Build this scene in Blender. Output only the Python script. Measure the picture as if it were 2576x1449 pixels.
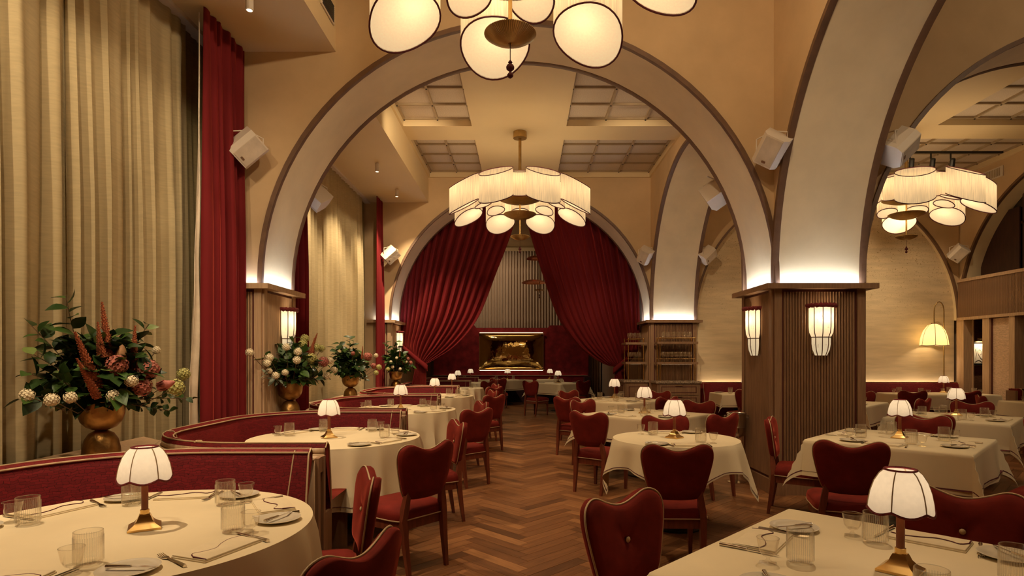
import bpy, math, random
from math import sin, cos, pi, sqrt, atan2, radians as R_
from mathutils import Vector, Matrix, noise as mnoise
random.seed(7)
SC = bpy.context.scene
COL = SC.collection
for o in list(bpy.data.objects): bpy.data.objects.remove(o)

# ------------------------------------------------------------------ camera
cd = bpy.data.cameras.new('camera'); cam = bpy.data.objects.new('camera', cd); COL.objects.link(cam)
cam.location = (0, 0, 1.45); cam.rotation_euler = (pi/2, 0, 0)
cd.sensor_fit = 'HORIZONTAL'; cd.sensor_width = 36; cd.lens = 36*1500/2576
cd.shift_x = (1288-1318)/2576; cd.shift_y = (899-724.5)/2576
cd.clip_start = 0.05; cd.clip_end = 100
SC.camera = cam
# ------------------------------------------------------------------ world and exposure
w = bpy.data.worlds.new('world'); SC.world = w; w.use_nodes = True
w.node_tree.nodes['Background'].inputs[0].default_value = (0.9, 0.6, 0.3, 1)
w.node_tree.nodes['Background'].inputs[1].default_value = 0.02
vs = SC.view_settings; vs.view_transform = 'Standard'; vs.look = 'None'; vs.gamma = 1; vs.use_curve_mapping = False
vs.exposure = 0.4
cy = SC.cycles
cy.max_bounces = 6; cy.diffuse_bounces = 4; cy.glossy_bounces = 3; cy.transmission_bounces = 4; cy.transparent_max_bounces = 16
cy.sample_clamp_indirect = 3.0; cy.caustics_reflective = False; cy.caustics_refractive = False
cy.use_denoising = True; cy.use_adaptive_sampling = True; cy.adaptive_threshold = 0.03
WARM = (1.0, 0.755, 0.475)
BULB_W = 3.3        # bulb of one chandelier shade
SPOT_W = 165.0      # base power of the downlights and added spots

# ------------------------------------------------------------------ materials
MATS = {}
def N(nt, t, **kw):
    n = nt.nodes.new('ShaderNode'+t)
    for k, v in kw.items(): setattr(n, k, v)
    return n
def mat(name, col, rough=0.6, metal=0.0, spec=0.5, sheen=0.0, scale=None, var=0.12, bump=0.0, bscale=None,
        stretch=(1, 1, 1), detail=5, sheen_col=None, coord='Object', subsurf=0, emit=None, estr=0.0):
    m = bpy.data.materials.new(name); m.use_nodes = True; nt = m.node_tree; L = nt.links.new
    b = nt.nodes['Principled BSDF']; MATS[name] = m
    b.inputs['Base Color'].default_value = (*col, 1); b.inputs['Roughness'].default_value = rough
    b.inputs['Metallic'].default_value = metal; b.inputs['Specular IOR Level'].default_value = spec
    if sheen:
        b.inputs['Sheen Weight'].default_value = sheen; b.inputs['Sheen Roughness'].default_value = 0.35
        b.inputs['Sheen Tint'].default_value = (*(sheen_col or col), 1)
    if emit: b.inputs['Emission Color'].default_value = (*emit, 1); b.inputs['Emission Strength'].default_value = estr
    if scale:
        tc = N(nt, 'TexCoord'); mp = N(nt, 'Mapping'); mp.inputs['Scale'].default_value = stretch
        L(tc.outputs[coord], mp.inputs[0])
        nz = N(nt, 'TexNoise'); nz.inputs['Scale'].default_value = scale; nz.inputs['Detail'].default_value = detail
        nz.inputs['Roughness'].default_value = 0.6
        L(mp.outputs[0], nz.inputs['Vector'])
        cr = N(nt, 'MapRange'); cr.inputs[1].default_value = 0.3; cr.inputs[2].default_value = 0.7
        cr.inputs[3].default_value = 1-var; cr.inputs[4].default_value = 1+var
        L(nz.outputs[0], cr.inputs[0])
        mx = N(nt, 'VectorMath', operation='SCALE'); mx.inputs[0].default_value = col
        L(cr.outputs[0], mx.inputs['Scale']); L(mx.outputs[0], b.inputs['Base Color'])
        if bump:
            n2 = N(nt, 'TexNoise'); n2.inputs['Scale'].default_value = bscale or scale*3; n2.inputs['Detail'].default_value = 4
            L(mp.outputs[0], n2.inputs['Vector'])
            bp = N(nt, 'Bump'); bp.inputs['Strength'].default_value = bump; bp.inputs['Distance'].default_value = 0.01
            L(n2.outputs[0], bp.inputs['Height']); L(bp.outputs[0], b.inputs['Normal'])
    return m
mat('plaster', (0.63, 0.45, 0.255), 0.75, spec=0.25, scale=1.3, var=0.10, bump=0.10, bscale=6)
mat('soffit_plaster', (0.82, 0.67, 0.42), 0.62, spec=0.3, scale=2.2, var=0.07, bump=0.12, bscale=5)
mat('ceiling_paint', (0.74, 0.58, 0.33), 0.55, spec=0.35, scale=1.0, var=0.03, bump=0.05, bscale=2.5)
mat('acoustic', (0.60, 0.50, 0.38), 0.9, spec=0.1, scale=60, var=0.12)
mat('batten', (0.40, 0.30, 0.18), 0.6, scale=8, var=0.1)
mat('trim', (0.16, 0.085, 0.045), 0.5, scale=10, var=0.15, stretch=(1, 1, 1))
mat('oak', (0.27, 0.15, 0.078), 0.5, scale=9, var=0.22, stretch=(5, 5, 0.35), bump=0.12, bscale=40)
mat('oak_pale', (0.50, 0.335, 0.20), 0.5, scale=9, var=0.18, stretch=(5, 5, 0.35), bump=0.1, bscale=40)
mat('groove_red', (0.10, 0.02, 0.012), 0.6)
mat('lamp_stem', (0.26, 0.075, 0.03), 0.4, scale=14, var=0.2)
mat('mahogany', (0.16, 0.038, 0.018), 0.32, scale=14, var=0.3, stretch=(4, 4, 0.4))
mat('velvet', (0.155, 0.014, 0.009), 0.8, spec=0.15, sheen=0.45, sheen_col=(1.0, 0.18, 0.11), scale=7, var=0.28, bump=0.05)
mat('velvet_wall', (0.20, 0.014, 0.016), 0.8, spec=0.2, sheen=0.5, sheen_col=(0.8, 0.12, 0.12), scale=5, var=0.4, bump=0.08)
mat('curtain_red', (0.17, 0.013, 0.015), 0.8, spec=0.15, sheen=0.3, sheen_col=(0.9, 0.12, 0.08), scale=3, var=0.14, stretch=(2, 2, 0.2))
mat('piping', (0.50, 0.36, 0.20), 0.6)
mat('linen', (0.82, 0.69, 0.46), 0.8, spec=0.15, scale=3.0, var=0.035, bump=0.06, bscale=7)
mat('napkin', (0.82, 0.69, 0.47), 0.85, spec=0.1, scale=20, var=0.04)
mat('burgundy', (0.11, 0.012, 0.02), 0.75)
mat('maroon_fringe', (0.17, 0.018, 0.02), 0.9, scale=60, var=0.4, bump=0.4, bscale=120)
mat('brass', (0.76, 0.50, 0.19), 0.22, 1.0, scale=12, var=0.08)
mat('brass_dull', (0.50, 0.35, 0.15), 0.42, 1.0, scale=10, var=0.15)
mat('bronze', (0.36, 0.20, 0.065), 0.36, 1.0, scale=9, var=0.3, bump=0.35, bscale=28)
mat('silver', (0.72, 0.66, 0.58), 0.16, 1.0)
mat('porcelain', (0.70, 0.62, 0.48), 0.2, spec=0.6)
mat('black_metal', (0.012, 0.011, 0.01), 0.4, scale=20, var=0.2)
mat('white_paint', (0.72, 0.62, 0.50), 0.5)
mat('beige_curtain', (0.48, 0.36, 0.27), 0.85, spec=0.1, scale=4, var=0.08, stretch=(2, 2, 0.2))
mat('lining', (0.62, 0.52, 0.40), 0.45, spec=0.4, scale=6, var=0.15, bump=0.5, bscale=14)
mat('marble', (0.34, 0.25, 0.17), 0.25, scale=35, var=0.8)
mat('grasscloth_dark', (0.17, 0.065, 0.02), 0.8, scale=12, var=0.5, stretch=(1, 1, 8))
mat('woven_pale', (0.60, 0.42, 0.28), 0.8, scale=22, var=0.3, stretch=(1, 1, 5), bump=0.3, bscale=50)
mat('paper', (0.80, 0.70, 0.54), 0.9)
mat('ink', (0.02, 0.015, 0.01), 0.8)
mat('cushion_dark', (0.03, 0.004, 0.006), 0.8, sheen=0.3, sheen_col=(0.5, 0.05, 0.05))
mat('copper', (0.75, 0.30, 0.17), 0.3, 1.0)
mat('dark_glass', (0.02, 0.012, 0.008), 0.08, spec=0.8)
mat('dark_wood', (0.045, 0.016, 0.009), 0.5, scale=9, var=0.3, stretch=(4, 4, 0.4))
mat('leaf_dark', (0.022, 0.050, 0.010), 0.42, spec=0.3, scale=18, var=0.35)
mat('leaf_mid', (0.048, 0.098, 0.018), 0.42, spec=0.3, scale=18, var=0.35)
mat('leaf_light', (0.16, 0.22, 0.055), 0.45, spec=0.4, scale=18, var=0.3)
mat('leaf_silver', (0.22, 0.27, 0.19), 0.4, spec=0.5, scale=18, var=0.25)
mat('twig', (0.12, 0.07, 0.035), 0.8)
mat('amaranth', (0.36, 0.095, 0.035), 0.85, scale=90, var=0.5, bump=0.6, bscale=120)
mat('petal_pink', (0.40, 0.12, 0.085), 0.7, scale=50, var=0.4)
mat('petal_white', (0.78, 0.68, 0.47), 0.7, scale=50, var=0.2)
mat('petal_green', (0.46, 0.44, 0.15), 0.7, scale=50, var=0.3)
mat('protea', (0.38, 0.20, 0.09), 0.7, scale=30, var=0.4)
mat('protea_pink', (0.50, 0.16, 0.13), 0.7, scale=30, var=0.3)
mat('rug_dark', (0.02, 0.012, 0.008), 0.9)

def sheer_mat(name, col, tcol):
    m = bpy.data.materials.new(name); m.use_nodes = True; nt = m.node_tree; L = nt.links.new; MATS[name] = m
    out = nt.nodes['Material Output']; nt.nodes.remove(nt.nodes['Principled BSDF'])
    tc = N(nt, 'TexCoord'); mp = N(nt, 'Mapping'); mp.inputs['Scale'].default_value = (6, 6, 40); L(tc.outputs['Object'], mp.inputs[0])
    nz = N(nt, 'TexNoise'); nz.inputs['Scale'].default_value = 1.6; nz.inputs['Detail'].default_value = 4; L(mp.outputs[0], nz.inputs['Vector'])
    mr = N(nt, 'MapRange'); mr.inputs[1].default_value = .3; mr.inputs[2].default_value = .7; mr.inputs[3].default_value = .9; mr.inputs[4].default_value = 1.08
    L(nz.outputs[0], mr.inputs[0])
    sc_ = N(nt, 'VectorMath', operation='SCALE'); sc_.inputs[0].default_value = col; L(mr.outputs[0], sc_.inputs['Scale'])
    d = N(nt, 'BsdfDiffuse'); L(sc_.outputs[0], d.inputs[0])
    t = N(nt, 'BsdfTranslucent'); t.inputs[0].default_value = (*tcol, 1)
    mx = N(nt, 'MixShader'); mx.inputs[0].default_value = 0.25
    L(d.outputs[0], mx.inputs[1]); L(t.outputs[0], mx.inputs[2]); L(mx.outputs[0], out.inputs[0])
sheer_mat('sheer', (0.66, 0.54, 0.32), (0.5, 0.42, 0.25))
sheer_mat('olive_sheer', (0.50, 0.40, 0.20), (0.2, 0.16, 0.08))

def shade_mat(name, diff, trans, mixf, emit, estr, pleat=0, axis=None):
    """fabric lamp shade: diffuse + translucent + the lamp's own glow"""
    m = bpy.data.materials.new(name); m.use_nodes = True; nt = m.node_tree; L = nt.links.new; MATS[name] = m
    out = nt.nodes['Material Output']; nt.nodes.remove(nt.nodes['Principled BSDF'])
    tc = N(nt, 'TexCoord'); mp = N(nt, 'Mapping'); mp.inputs['Scale'].default_value = (90, 90, 4) if pleat else (60, 60, 60)
    L(tc.outputs['Object'], mp.inputs[0])
    nz = N(nt, 'TexNoise'); nz.inputs['Scale'].default_value = 1.0; nz.inputs['Detail'].default_value = 3; L(mp.outputs[0], nz.inputs['Vector'])
    mr = N(nt, 'MapRange'); mr.inputs[1].default_value = .3; mr.inputs[2].default_value = .7
    mr.inputs[3].default_value = 1-.16*pleat-.03; mr.inputs[4].default_value = 1+.10*pleat+.03
    L(nz.outputs[0], mr.inputs[0])
    def sc(c):
        s = N(nt, 'VectorMath', operation='SCALE'); s.inputs[0].default_value = c; L(mr.outputs[0], s.inputs['Scale']); return s.outputs[0]
    d = N(nt, 'BsdfDiffuse'); L(sc(diff), d.inputs[0])
    t = N(nt, 'BsdfTranslucent'); L(sc(trans), t.inputs[0])
    mx = N(nt, 'MixShader'); mx.inputs[0].default_value = mixf; L(d.outputs[0], mx.inputs[1]); L(t.outputs[0], mx.inputs[2])
    e = N(nt, 'Emission'); L(sc(emit), e.inputs[0]); e.inputs[1].default_value = estr
    ad = N(nt, 'AddShader'); L(mx.outputs[0], ad.inputs[0]); L(e.outputs[0], ad.inputs[1]); L(ad.outputs[0], out.inputs[0])
    m.cycles.emission_sampling = 'NONE'      # low glow: found by bounces, no need to sample each triangle
shade_mat('pendant_shade', (0.70, 0.58, 0.38), (0.72, 0.60, 0.40), 0.5, (1, .80, .50), 0.18, pleat=1)
shade_mat('pendant_diffuser', (0.75, 0.63, 0.44), (0.80, 0.68, 0.46), 0.5, (1, .82, .54), 0.28)
shade_mat('lamp_shade', (0.8, 0.74, 0.64), (0.75, 0.68, 0.56), 0.5, (1, .80, .58), 0.14)
shade_mat('sconce_shade', (0.8, 0.72, 0.55), (0.7, 0.6, 0.42), 0.5, (1, .83, .54), 0.30)
shade_mat('arc_shade', (0.7, 0.55, 0.25), (0.7, 0.55, 0.25), 0.4, (1, .74, .30), 0.5)
def emit_mat(name, col, s):
    m = bpy.data.materials.new(name); m.use_nodes = True; nt = m.node_tree; MATS[name] = m
    nt.nodes.remove(nt.nodes['Principled BSDF']); e = N(nt, 'Emission'); e.inputs[0].default_value = (*col, 1); e.inputs[1].default_value = s
    nt.links.new(e.outputs[0], nt.nodes['Material Output'].inputs[0])
emit_mat('led_white', (.80, .86, 1.0), 27.0)
emit_mat('led_warm', (1, .72, .40), 3.0)
emit_mat('led_wash', (1, .78, .5), 14.0)
emit_mat('bulb', (1, .80, .5), 3.0)

def glass_mat(name, tint=(0.985, 0.98, 0.965), base=0.05):
    m = bpy.data.materials.new(name); m.use_nodes = True; nt = m.node_tree; L = nt.links.new; MATS[name] = m
    out = nt.nodes['Material Output']; nt.nodes.remove(nt.nodes['Principled BSDF'])
    tr = N(nt, 'BsdfTransparent'); tr.inputs[0].default_value = (*tint, 1)
    gl = N(nt, 'BsdfGlossy'); gl.inputs['Roughness'].default_value = 0.03; gl.inputs[0].default_value = (1, .96, .9, 1)
    lw = N(nt, 'LayerWeight'); lw.inputs[0].default_value = 0.5
    pw = N(nt, 'Math', operation='POWER'); pw.inputs[1].default_value = 3.0; L(lw.outputs['Facing'], pw.inputs[0])
    ma = N(nt, 'Math', operation='MULTIPLY_ADD'); ma.inputs[1].default_value = 0.7; ma.inputs[2].default_value = base; L(pw.outputs[0], ma.inputs[0])
    mx = N(nt, 'MixShader'); L(ma.outputs[0], mx.inputs[0]); L(tr.outputs[0], mx.inputs[1]); L(gl.outputs[0], mx.inputs[2]); L(mx.outputs[0], out.inputs[0])
glass_mat('glass')
glass_mat('glass_wine', base=0.16)
def rib_mat():  # pale translucent mix stands in for light refracted through the ribs
    m = bpy.data.materials.new('glass_ribs'); m.use_nodes = True; nt = m.node_tree; L = nt.links.new; MATS['glass_ribs'] = m
    out = nt.nodes['Material Output']; nt.nodes.remove(nt.nodes['Principled BSDF'])
    tr = N(nt, 'BsdfTransparent'); d = N(nt, 'BsdfTranslucent'); d.inputs[0].default_value = (.9, .85, .75, 1); g = N(nt, 'BsdfGlossy'); g.inputs['Roughness'].default_value = .08
    a = N(nt, 'MixShader'); a.inputs[0].default_value = .5; L(d.outputs[0], a.inputs[1]); L(g.outputs[0], a.inputs[2])
    b = N(nt, 'MixShader'); b.inputs[0].default_value = .20; L(tr.outputs[0], b.inputs[1]); L(a.outputs[0], b.inputs[2]); L(b.outputs[0], out.inputs[0])
rib_mat()

def brick_velvet():
    m = mat('booth_velvet', (0.26, 0.016, 0.018), 0.7, spec=0.2, sheen=0.7, sheen_col=(0.9, 0.10, 0.08)); nt = m.node_tree; L = nt.links.new
    b = nt.nodes['Principled BSDF']; tc = N(nt, 'TexCoord'); nz = N(nt, 'TexNoise'); nz.inputs['Scale'].default_value = 20
    L(tc.outputs['UV'], nz.inputs['Vector'])
    sub = N(nt, 'VectorMath', operation='SUBTRACT'); sub.inputs[1].default_value = (.5, .5, .5); L(nz.outputs['Color'], sub.inputs[0])
    scn = N(nt, 'VectorMath', operation='SCALE'); scn.inputs['Scale'].default_value = 0.045; L(sub.outputs[0], scn.inputs[0])
    ad = N(nt, 'VectorMath', operation='ADD'); L(tc.outputs['UV'], ad.inputs[0]); L(scn.outputs[0], ad.inputs[1])
    br = N(nt, 'TexBrick'); br.inputs['Scale'].default_value = 1.0; br.inputs['Brick Width'].default_value = 0.042; br.inputs['Row Height'].default_value = 0.016
    br.inputs['Mortar Size'].default_value = 0.0012; br.inputs['Mortar Smooth'].default_value = 0.4
    br.inputs['Color1'].default_value = (0.18, 0.012, 0.015, 1); br.inputs['Color2'].default_value = (0.125, 0.009, 0.011, 1); br.inputs['Mortar'].default_value = (0.06, 0.006, 0.007, 1)
    br.offset_frequency = 2; br.squash = 0.7; br.squash_frequency = 3
    L(ad.outputs[0], br.inputs['Vector']); L(br.outputs['Color'], b.inputs['Base Color'])
    bp = N(nt, 'Bump'); bp.inputs['Strength'].default_value = 0.5; bp.inputs['Distance'].default_value = 0.006; bp.invert = True
    L(br.outputs['Fac'], bp.inputs['Height']); L(bp.outputs[0], b.inputs['Normal'])
brick_velvet()

def floor_mat():
    m = mat('oak_floor', (0.27, 0.115, 0.045), 0.38, spec=0.4); nt = m.node_tree; L = nt.links.new; b = nt.nodes['Principled BSDF']
    oi = N(nt, 'ObjectInfo'); ge = N(nt, 'NewGeometry'); ad = N(nt, 'Math', operation='ADD')
    L(oi.outputs['Random'], ad.inputs[0]); L(ge.outputs['Random Per Island'], ad.inputs[1])
    fr = N(nt, 'Math', operation='FRACT'); L(ad.outputs[0], fr.inputs[0])
    cr = N(nt, 'ValToRGB'); L(fr.outputs[0], cr.inputs[0]); e = cr.color_ramp
    e.elements[0].position = 0; e.elements[0].color = (0.11, 0.046, 0.018, 1); e.elements[1].position = 1; e.elements[1].color = (0.34, 0.155, 0.06, 1)
    for p, c in ((.18, (0.175, 0.072, 0.027, 1)), (.6, (0.215, 0.09, 0.034, 1)), (.85, (0.26, 0.112, 0.042, 1))):
        k = e.elements.new(p); k.color = c
    uv = N(nt, 'TexCoord'); mp = N(nt, 'Mapping'); mp.inputs['Scale'].default_value = (3, 40, 1); L(uv.outputs['UV'], mp.inputs[0])
    cb = N(nt, 'CombineXYZ'); ml = N(nt, 'Math', operation='MULTIPLY'); ml.inputs[1].default_value = 37; L(fr.outputs[0], ml.inputs[0]); L(ml.outputs[0], cb.inputs[0]); L(ml.outputs[0], cb.inputs[2])
    av = N(nt, 'VectorMath', operation='ADD'); L(mp.outputs[0], av.inputs[0]); L(cb.outputs[0], av.inputs[1])
    nz = N(nt, 'TexNoise'); nz.inputs['Scale'].default_value = 1.3; nz.inputs['Detail'].default_value = 5; nz.inputs['Distortion'].default_value = .6; L(av.outputs[0], nz.inputs['Vector'])
    mr = N(nt, 'MapRange'); mr.inputs[1].default_value = .3; mr.inputs[2].default_value = .7; mr.inputs[3].default_value = .72; mr.inputs[4].default_value = 1.22; L(nz.outputs[0], mr.inputs[0])
    s = N(nt, 'VectorMath', operation='SCALE'); L(cr.outputs[0], s.inputs[0]); L(mr.outputs[0], s.inputs['Scale']); L(s.outputs[0], b.inputs['Base Color'])
    bp = N(nt, 'Bump'); bp.inputs['Strength'].default_value = .12; bp.inputs['Distance'].default_value = .004; L(nz.outputs[0], bp.inputs['Height']); L(bp.outputs[0], b.inputs['Normal'])
floor_mat()
def plaster_wall_mat():
    # trowelled mineral plaster with small scratch marks near the top
    m = mat('scratch_plaster', (0.70, 0.55, 0.34), 0.65, spec=0.3); nt = m.node_tree; L = nt.links.new; b = nt.nodes['Principled BSDF']
    tc = N(nt, 'TexCoord'); mp = N(nt, 'Mapping'); mp.inputs['Scale'].default_value = (1.2, 1.2, 9); L(tc.outputs['Object'], mp.inputs[0])
    n1 = N(nt, 'TexNoise'); n1.inputs['Scale'].default_value = 1.5; n1.inputs['Detail'].default_value = 6; L(mp.outputs[0], n1.inputs['Vector'])
    mr = N(nt, 'MapRange'); mr.inputs[1].default_value = .3; mr.inputs[2].default_value = .7; mr.inputs[3].default_value = .88; mr.inputs[4].default_value = 1.1; L(n1.outputs[0], mr.inputs[0])
    vo = N(nt, 'TexNoise'); vo.inputs['Scale'].default_value = 21; vo.inputs['Detail'].default_value = 2; vo.inputs['Distortion'].default_value = 2.5; L(tc.outputs['Object'], vo.inputs['Vector'])
    th = N(nt, 'MapRange'); th.inputs[1].default_value = .63; th.inputs[2].default_value = .67; L(vo.outputs[0], th.inputs[0])
    sp = N(nt, 'SeparateXYZ'); L(tc.outputs['Object'], sp.inputs[0])
    hz = N(nt, 'MapRange'); hz.inputs[1].default_value = 1.9; hz.inputs[2].default_value = 3.4; L(sp.outputs[2], hz.inputs[0])
    mm = N(nt, 'Math', operation='MULTIPLY'); L(th.outputs[0], mm.inputs[0]); L(hz.outputs[0], mm.inputs[1])
    s = N(nt, 'VectorMath', operation='SCALE'); s.inputs[0].default_value = (0.70, 0.55, 0.34); L(mr.outputs[0], s.inputs['Scale'])
    mx = N(nt, 'Mix', data_type='RGBA'); L(mm.outputs[0], mx.inputs[0]); L(s.outputs[0], mx.inputs[6]); mx.inputs[7].default_value = (0.38, 0.26, 0.13, 1)
    L(mx.outputs[2], b.inputs['Base Color'])
    bp = N(nt, 'Bump'); bp.inputs['Strength'].default_value = .25; bp.inputs['Distance'].default_value = .01; L(n1.outputs[0], bp.inputs['Height']); L(bp.outputs[0], b.inputs['Normal'])
plaster_wall_mat()
def mirror_brass():
    m = mat('mirror_brass', (0.80, 0.58, 0.24), 0.07, 1.0); nt = m.node_tree; L = nt.links.new; b = nt.nodes['Principled BSDF']
    tc = N(nt, 'TexCoord'); nz = N(nt, 'TexNoise'); nz.inputs['Scale'].default_value = 3.5; nz.inputs['Detail'].default_value = 3; L(tc.outputs['Object'], nz.inputs['Vector'])
    bp = N(nt, 'Bump'); bp.inputs['Strength'].default_value = .35; bp.inputs['Distance'].default_value = .03; L(nz.outputs[0], bp.inputs['Height']); L(bp.outputs[0], b.inputs['Normal'])
mirror_brass()

# ------------------------------------------------------------------ mesh helpers
class MB:
    def __init__(s): s.v = []; s.f = []; s.uv = None
    def add(s, v, f):
        o = len(s.v); s.v += [tuple(p) for p in v]; s.f += [tuple(i+o for i in q) for q in f]; return s
    def box(s, x0, x1, y0, y1, z0, z1):
        v = [(x, y, z) for z in (z0, z1) for y in (y0, y1) for x in (x0, x1)]
        return s.add(v, [(0, 2, 3, 1), (4, 5, 7, 6), (0, 1, 5, 4), (2, 6, 7, 3), (0, 4, 6, 2), (1, 3, 7, 5)])
    def obox(s, c, size, M=None):
        """box of a size about c, turned by M"""
        sx, sy, sz = [k/2 for k in size]; M = M or Matrix.Identity(3); c = Vector(c)
        v = [c + M @ Vector((x, y, z)) for z in (-sz, sz) for y in (-sy, sy) for x in (-sx, sx)]
        return s.add(v, [(0, 2, 3, 1), (4, 5, 7, 6), (0, 1, 5, 4), (2, 6, 7, 3), (0, 4, 6, 2), (1, 3, 7, 5)])
    def lathe(s, prof, n=24, c=(0, 0, 0), closed=True):
        """profile of (r, z); ends closed when r > 0"""
        v = []; f = []
        for r, z in prof:
            for i in range(n):
                a = 2*pi*i/n; v.append((c[0]+r*cos(a), c[1]+r*sin(a), c[2]+z))
        m = len(prof)
        for k in range(m-1):
            for i in range(n):
                j = (i+1) % n; f.append((k*n+i, k*n+j, (k+1)*n+j, (k+1)*n+i))
        if closed:
            f.append(tuple(range(n-1, -1, -1))); f.append(tuple((m-1)*n+i for i in range(n)))
        return s.add(v, f)
    def tube(s, pts, r, n=8, closed=False, cap=True):
        pts = [Vector(p) for p in pts]; m = len(pts); v = []; f = []
        rr = r if isinstance(r, (list, tuple)) else [r]*m
        up = None
        for i, p in enumerate(pts):
            a = pts[i-1] if (i > 0 or closed) else p; b = pts[(i+1) % m] if (i < m-1 or closed) else p
            t = (b-a).normalized() if (b-a).length > 1e-9 else Vector((0, 0, 1))
            if up is None:
                up = Vector((0, 0, 1)) if abs(t.z) < .9 else Vector((1, 0, 0))
            x = t.cross(up)
            if x.length < 1e-6: x = t.orthogonal()
            x.normalize(); y = x.cross(t).normalized(); up = y
            for k in range(n):
                an = 2*pi*k/n; v.append(p + x*(rr[i]*cos(an)) + y*(rr[i]*sin(an)))
        for i in range(m if closed else m-1):
            j = (i+1) % m
            for k in range(n):
                l = (k+1) % n; f.append((i*n+k, i*n+l, j*n+l, j*n+k))
        if cap and not closed:
            f.append(tuple(range(n-1, -1, -1))); f.append(tuple((m-1)*n+k for k in range(n)))
        return s.add(v, f)
    def grid(s, P, nu, nv, wrap=False):
        """P(i,j) -> point, i in 0..nu, j in 0..nv"""
        v = [P(i, j) for j in range(nv+1) for i in range(nu if wrap else nu+1)]
        w_ = nu if wrap else nu+1; f = []
        for j in range(nv):
            for i in range(nu):
                k = (i+1) % w_ if wrap else i+1
                f.append((j*w_+i, j*w_+k, (j+1)*w_+k, (j+1)*w_+i))
        return s.add(v, f)
    def prism(s, poly, d, M=None):
        """polygon of 2D points extruded by d along the third axis; M maps (a,b,c) to a point"""
        n = len(poly); M = M or (lambda a, b, c: (a, b, c))
        v = [M(a, b, 0) for a, b in poly] + [M(a, b, d) for a, b in poly]
        f = [tuple(range(n-1, -1, -1)), tuple(range(n, 2*n))] + [(i, (i+1) % n, n+(i+1) % n, n+i) for i in range(n)]
        return s.add(v, f)
    def build(s, name, m, parent=None, smooth=0, kind=None, solid=0):
        me = bpy.data.meshes.new(name); me.from_pydata(s.v, [], s.f); me.materials.append(MATS[m]); me.validate(); me.update()
        if smooth:
            me.polygons.foreach_set('use_smooth', [True]*len(me.polygons)); me.set_sharp_from_angle(angle=R_(smooth))
        o = bpy.data.objects.new(name, me); COL.objects.link(o)
        if parent: o.parent = parent
        if kind: o['kind'] = kind
        if solid:
            md = o.modifiers.new('thickness', 'SOLIDIFY'); md.thickness = solid; md.offset = 0
        return o
def tag(o, label, cat, group=None, kind=None):
    if label: o['label'] = label
    if cat: o['category'] = cat
    if group: o['group'] = group
    if kind: o['kind'] = kind
    return o
def thing(name, label, cat, loc=(0, 0, 0), rz=0, group=None):
    o = bpy.data.objects.new(name, None); COL.objects.link(o); o.empty_display_size = 0.1
    o.location = loc; o.rotation_euler = (0, 0, rz); return tag(o, label, cat, group)
KIDS = {}
def copy_tree(o, parent=None):
    c = o.copy(); COL.objects.link(c)
    if parent is not None: c.parent = parent
    for ch in KIDS.setdefault(o, list(o.children)): copy_tree(ch, c)
    return c
USED = {}
def place(proto, loc, rz, label, group=None):
    """first use moves the thing itself, every later one a copy of its whole tree"""
    if proto not in USED:
        USED[proto] = 1; KIDS[proto] = list(proto.children); o = proto
        for k in KIDS[proto]: KIDS[k] = list(k.children)
    else: o = copy_tree(proto)
    o.location = loc; o.rotation_euler = (0, 0, rz); o['label'] = label
    if group: o['group'] = group
    return o
def struct(o): o['kind'] = 'structure'; return o
def light(name, kind, loc, power, color=WARM, parent=None, size=0.05, spot=None, blend=0.6, target=None):
    ld = bpy.data.lights.new(name, kind); ld.energy = power; ld.color = color
    if kind in ('POINT', 'SPOT'): ld.shadow_soft_size = size
    if kind == 'SPOT': ld.spot_size = R_(spot); ld.spot_blend = blend
    o = bpy.data.objects.new(name, ld); COL.objects.link(o); o.location = loc
    if target is not None:
        d = Vector(target)-Vector(loc); o.rotation_euler = d.to_track_quat('-Z', 'Y').to_euler()
    if parent: o.parent = parent
    return o
def catmull(pts, n=6, closed=True):
    out = []; m = len(pts)
    for i in range(m if closed else m-1):
        p = [pts[(i+k-1) % m] if closed else pts[min(max(i+k-1, 0), m-1)] for k in range(4)]
        for j in range(n):
            t = j/n
            out.append(tuple(.5*((2*p[1][a]) + (-p[0][a]+p[2][a])*t + (2*p[0][a]-5*p[1][a]+4*p[2][a]-p[3][a])*t*t + (-p[0][a]+3*p[1][a]-3*p[2][a]+p[3][a])*t**3) for a in range(len(p[0]))))
    if not closed: out.append(tuple(pts[-1]))
    return out
# ================================================================== the room shell
CEIL = 5.19; ZS = 2.223; STILT = 0.04
WA = (6.29, 7.15); WB = (12.40, 13.26)            # transverse arcade walls (y range)
LX = (2.636, 3.583)                                # longitudinal arcade (x range)
ARC1 = (-0.057, 2.713); ARC2 = (6.31, 2.727)       # nave arches: centre, radius
XL = -3.45; XR = 9.05
def arch_pts(c, r, zs, n=48):
    st = STILT if r > 2.65 else STILT+.05
    pts = [(c-r, zs)]
    pts += [(c-r*cos(pi*i/n), zs+st+r*sin(pi*i/n)) for i in range(n+1)]
    pts.append((c+r, zs)); return pts
def arch_fill(mb, c, r, zs, d0, d1, ztop, M, soffit):
    """wall above one arch between depths d0 and d1; the curved underside goes to another mesh"""
    p = arch_pts(c, r, zs); n = len(p)
    for d, flip in ((d0, 0), (d1, 1)):
        pf = [(p[0][0]-.004, p[0][1])]+p[1:-1]+[(p[-1][0]+.004, p[-1][1])]
        v = [M(a, d, z) for a, z in pf]+[M(a, d, ztop) for a, z in pf]
        f = [(i, i+1, n+i+1, n+i) if not flip else (i, n+i, n+i+1, i+1) for i in range(n-1)]
        mb.add(v, f)
    soffit.add([M(a, d0, z) for a, z in p]+[M(a, d1, z) for a, z in p], [(i, n+i, n+i+1, i+1) for i in range(n-1)])
TX = lambda a, d, z: (a, d, z)
LY = lambda a, d, z: (d, a, z)
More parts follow.
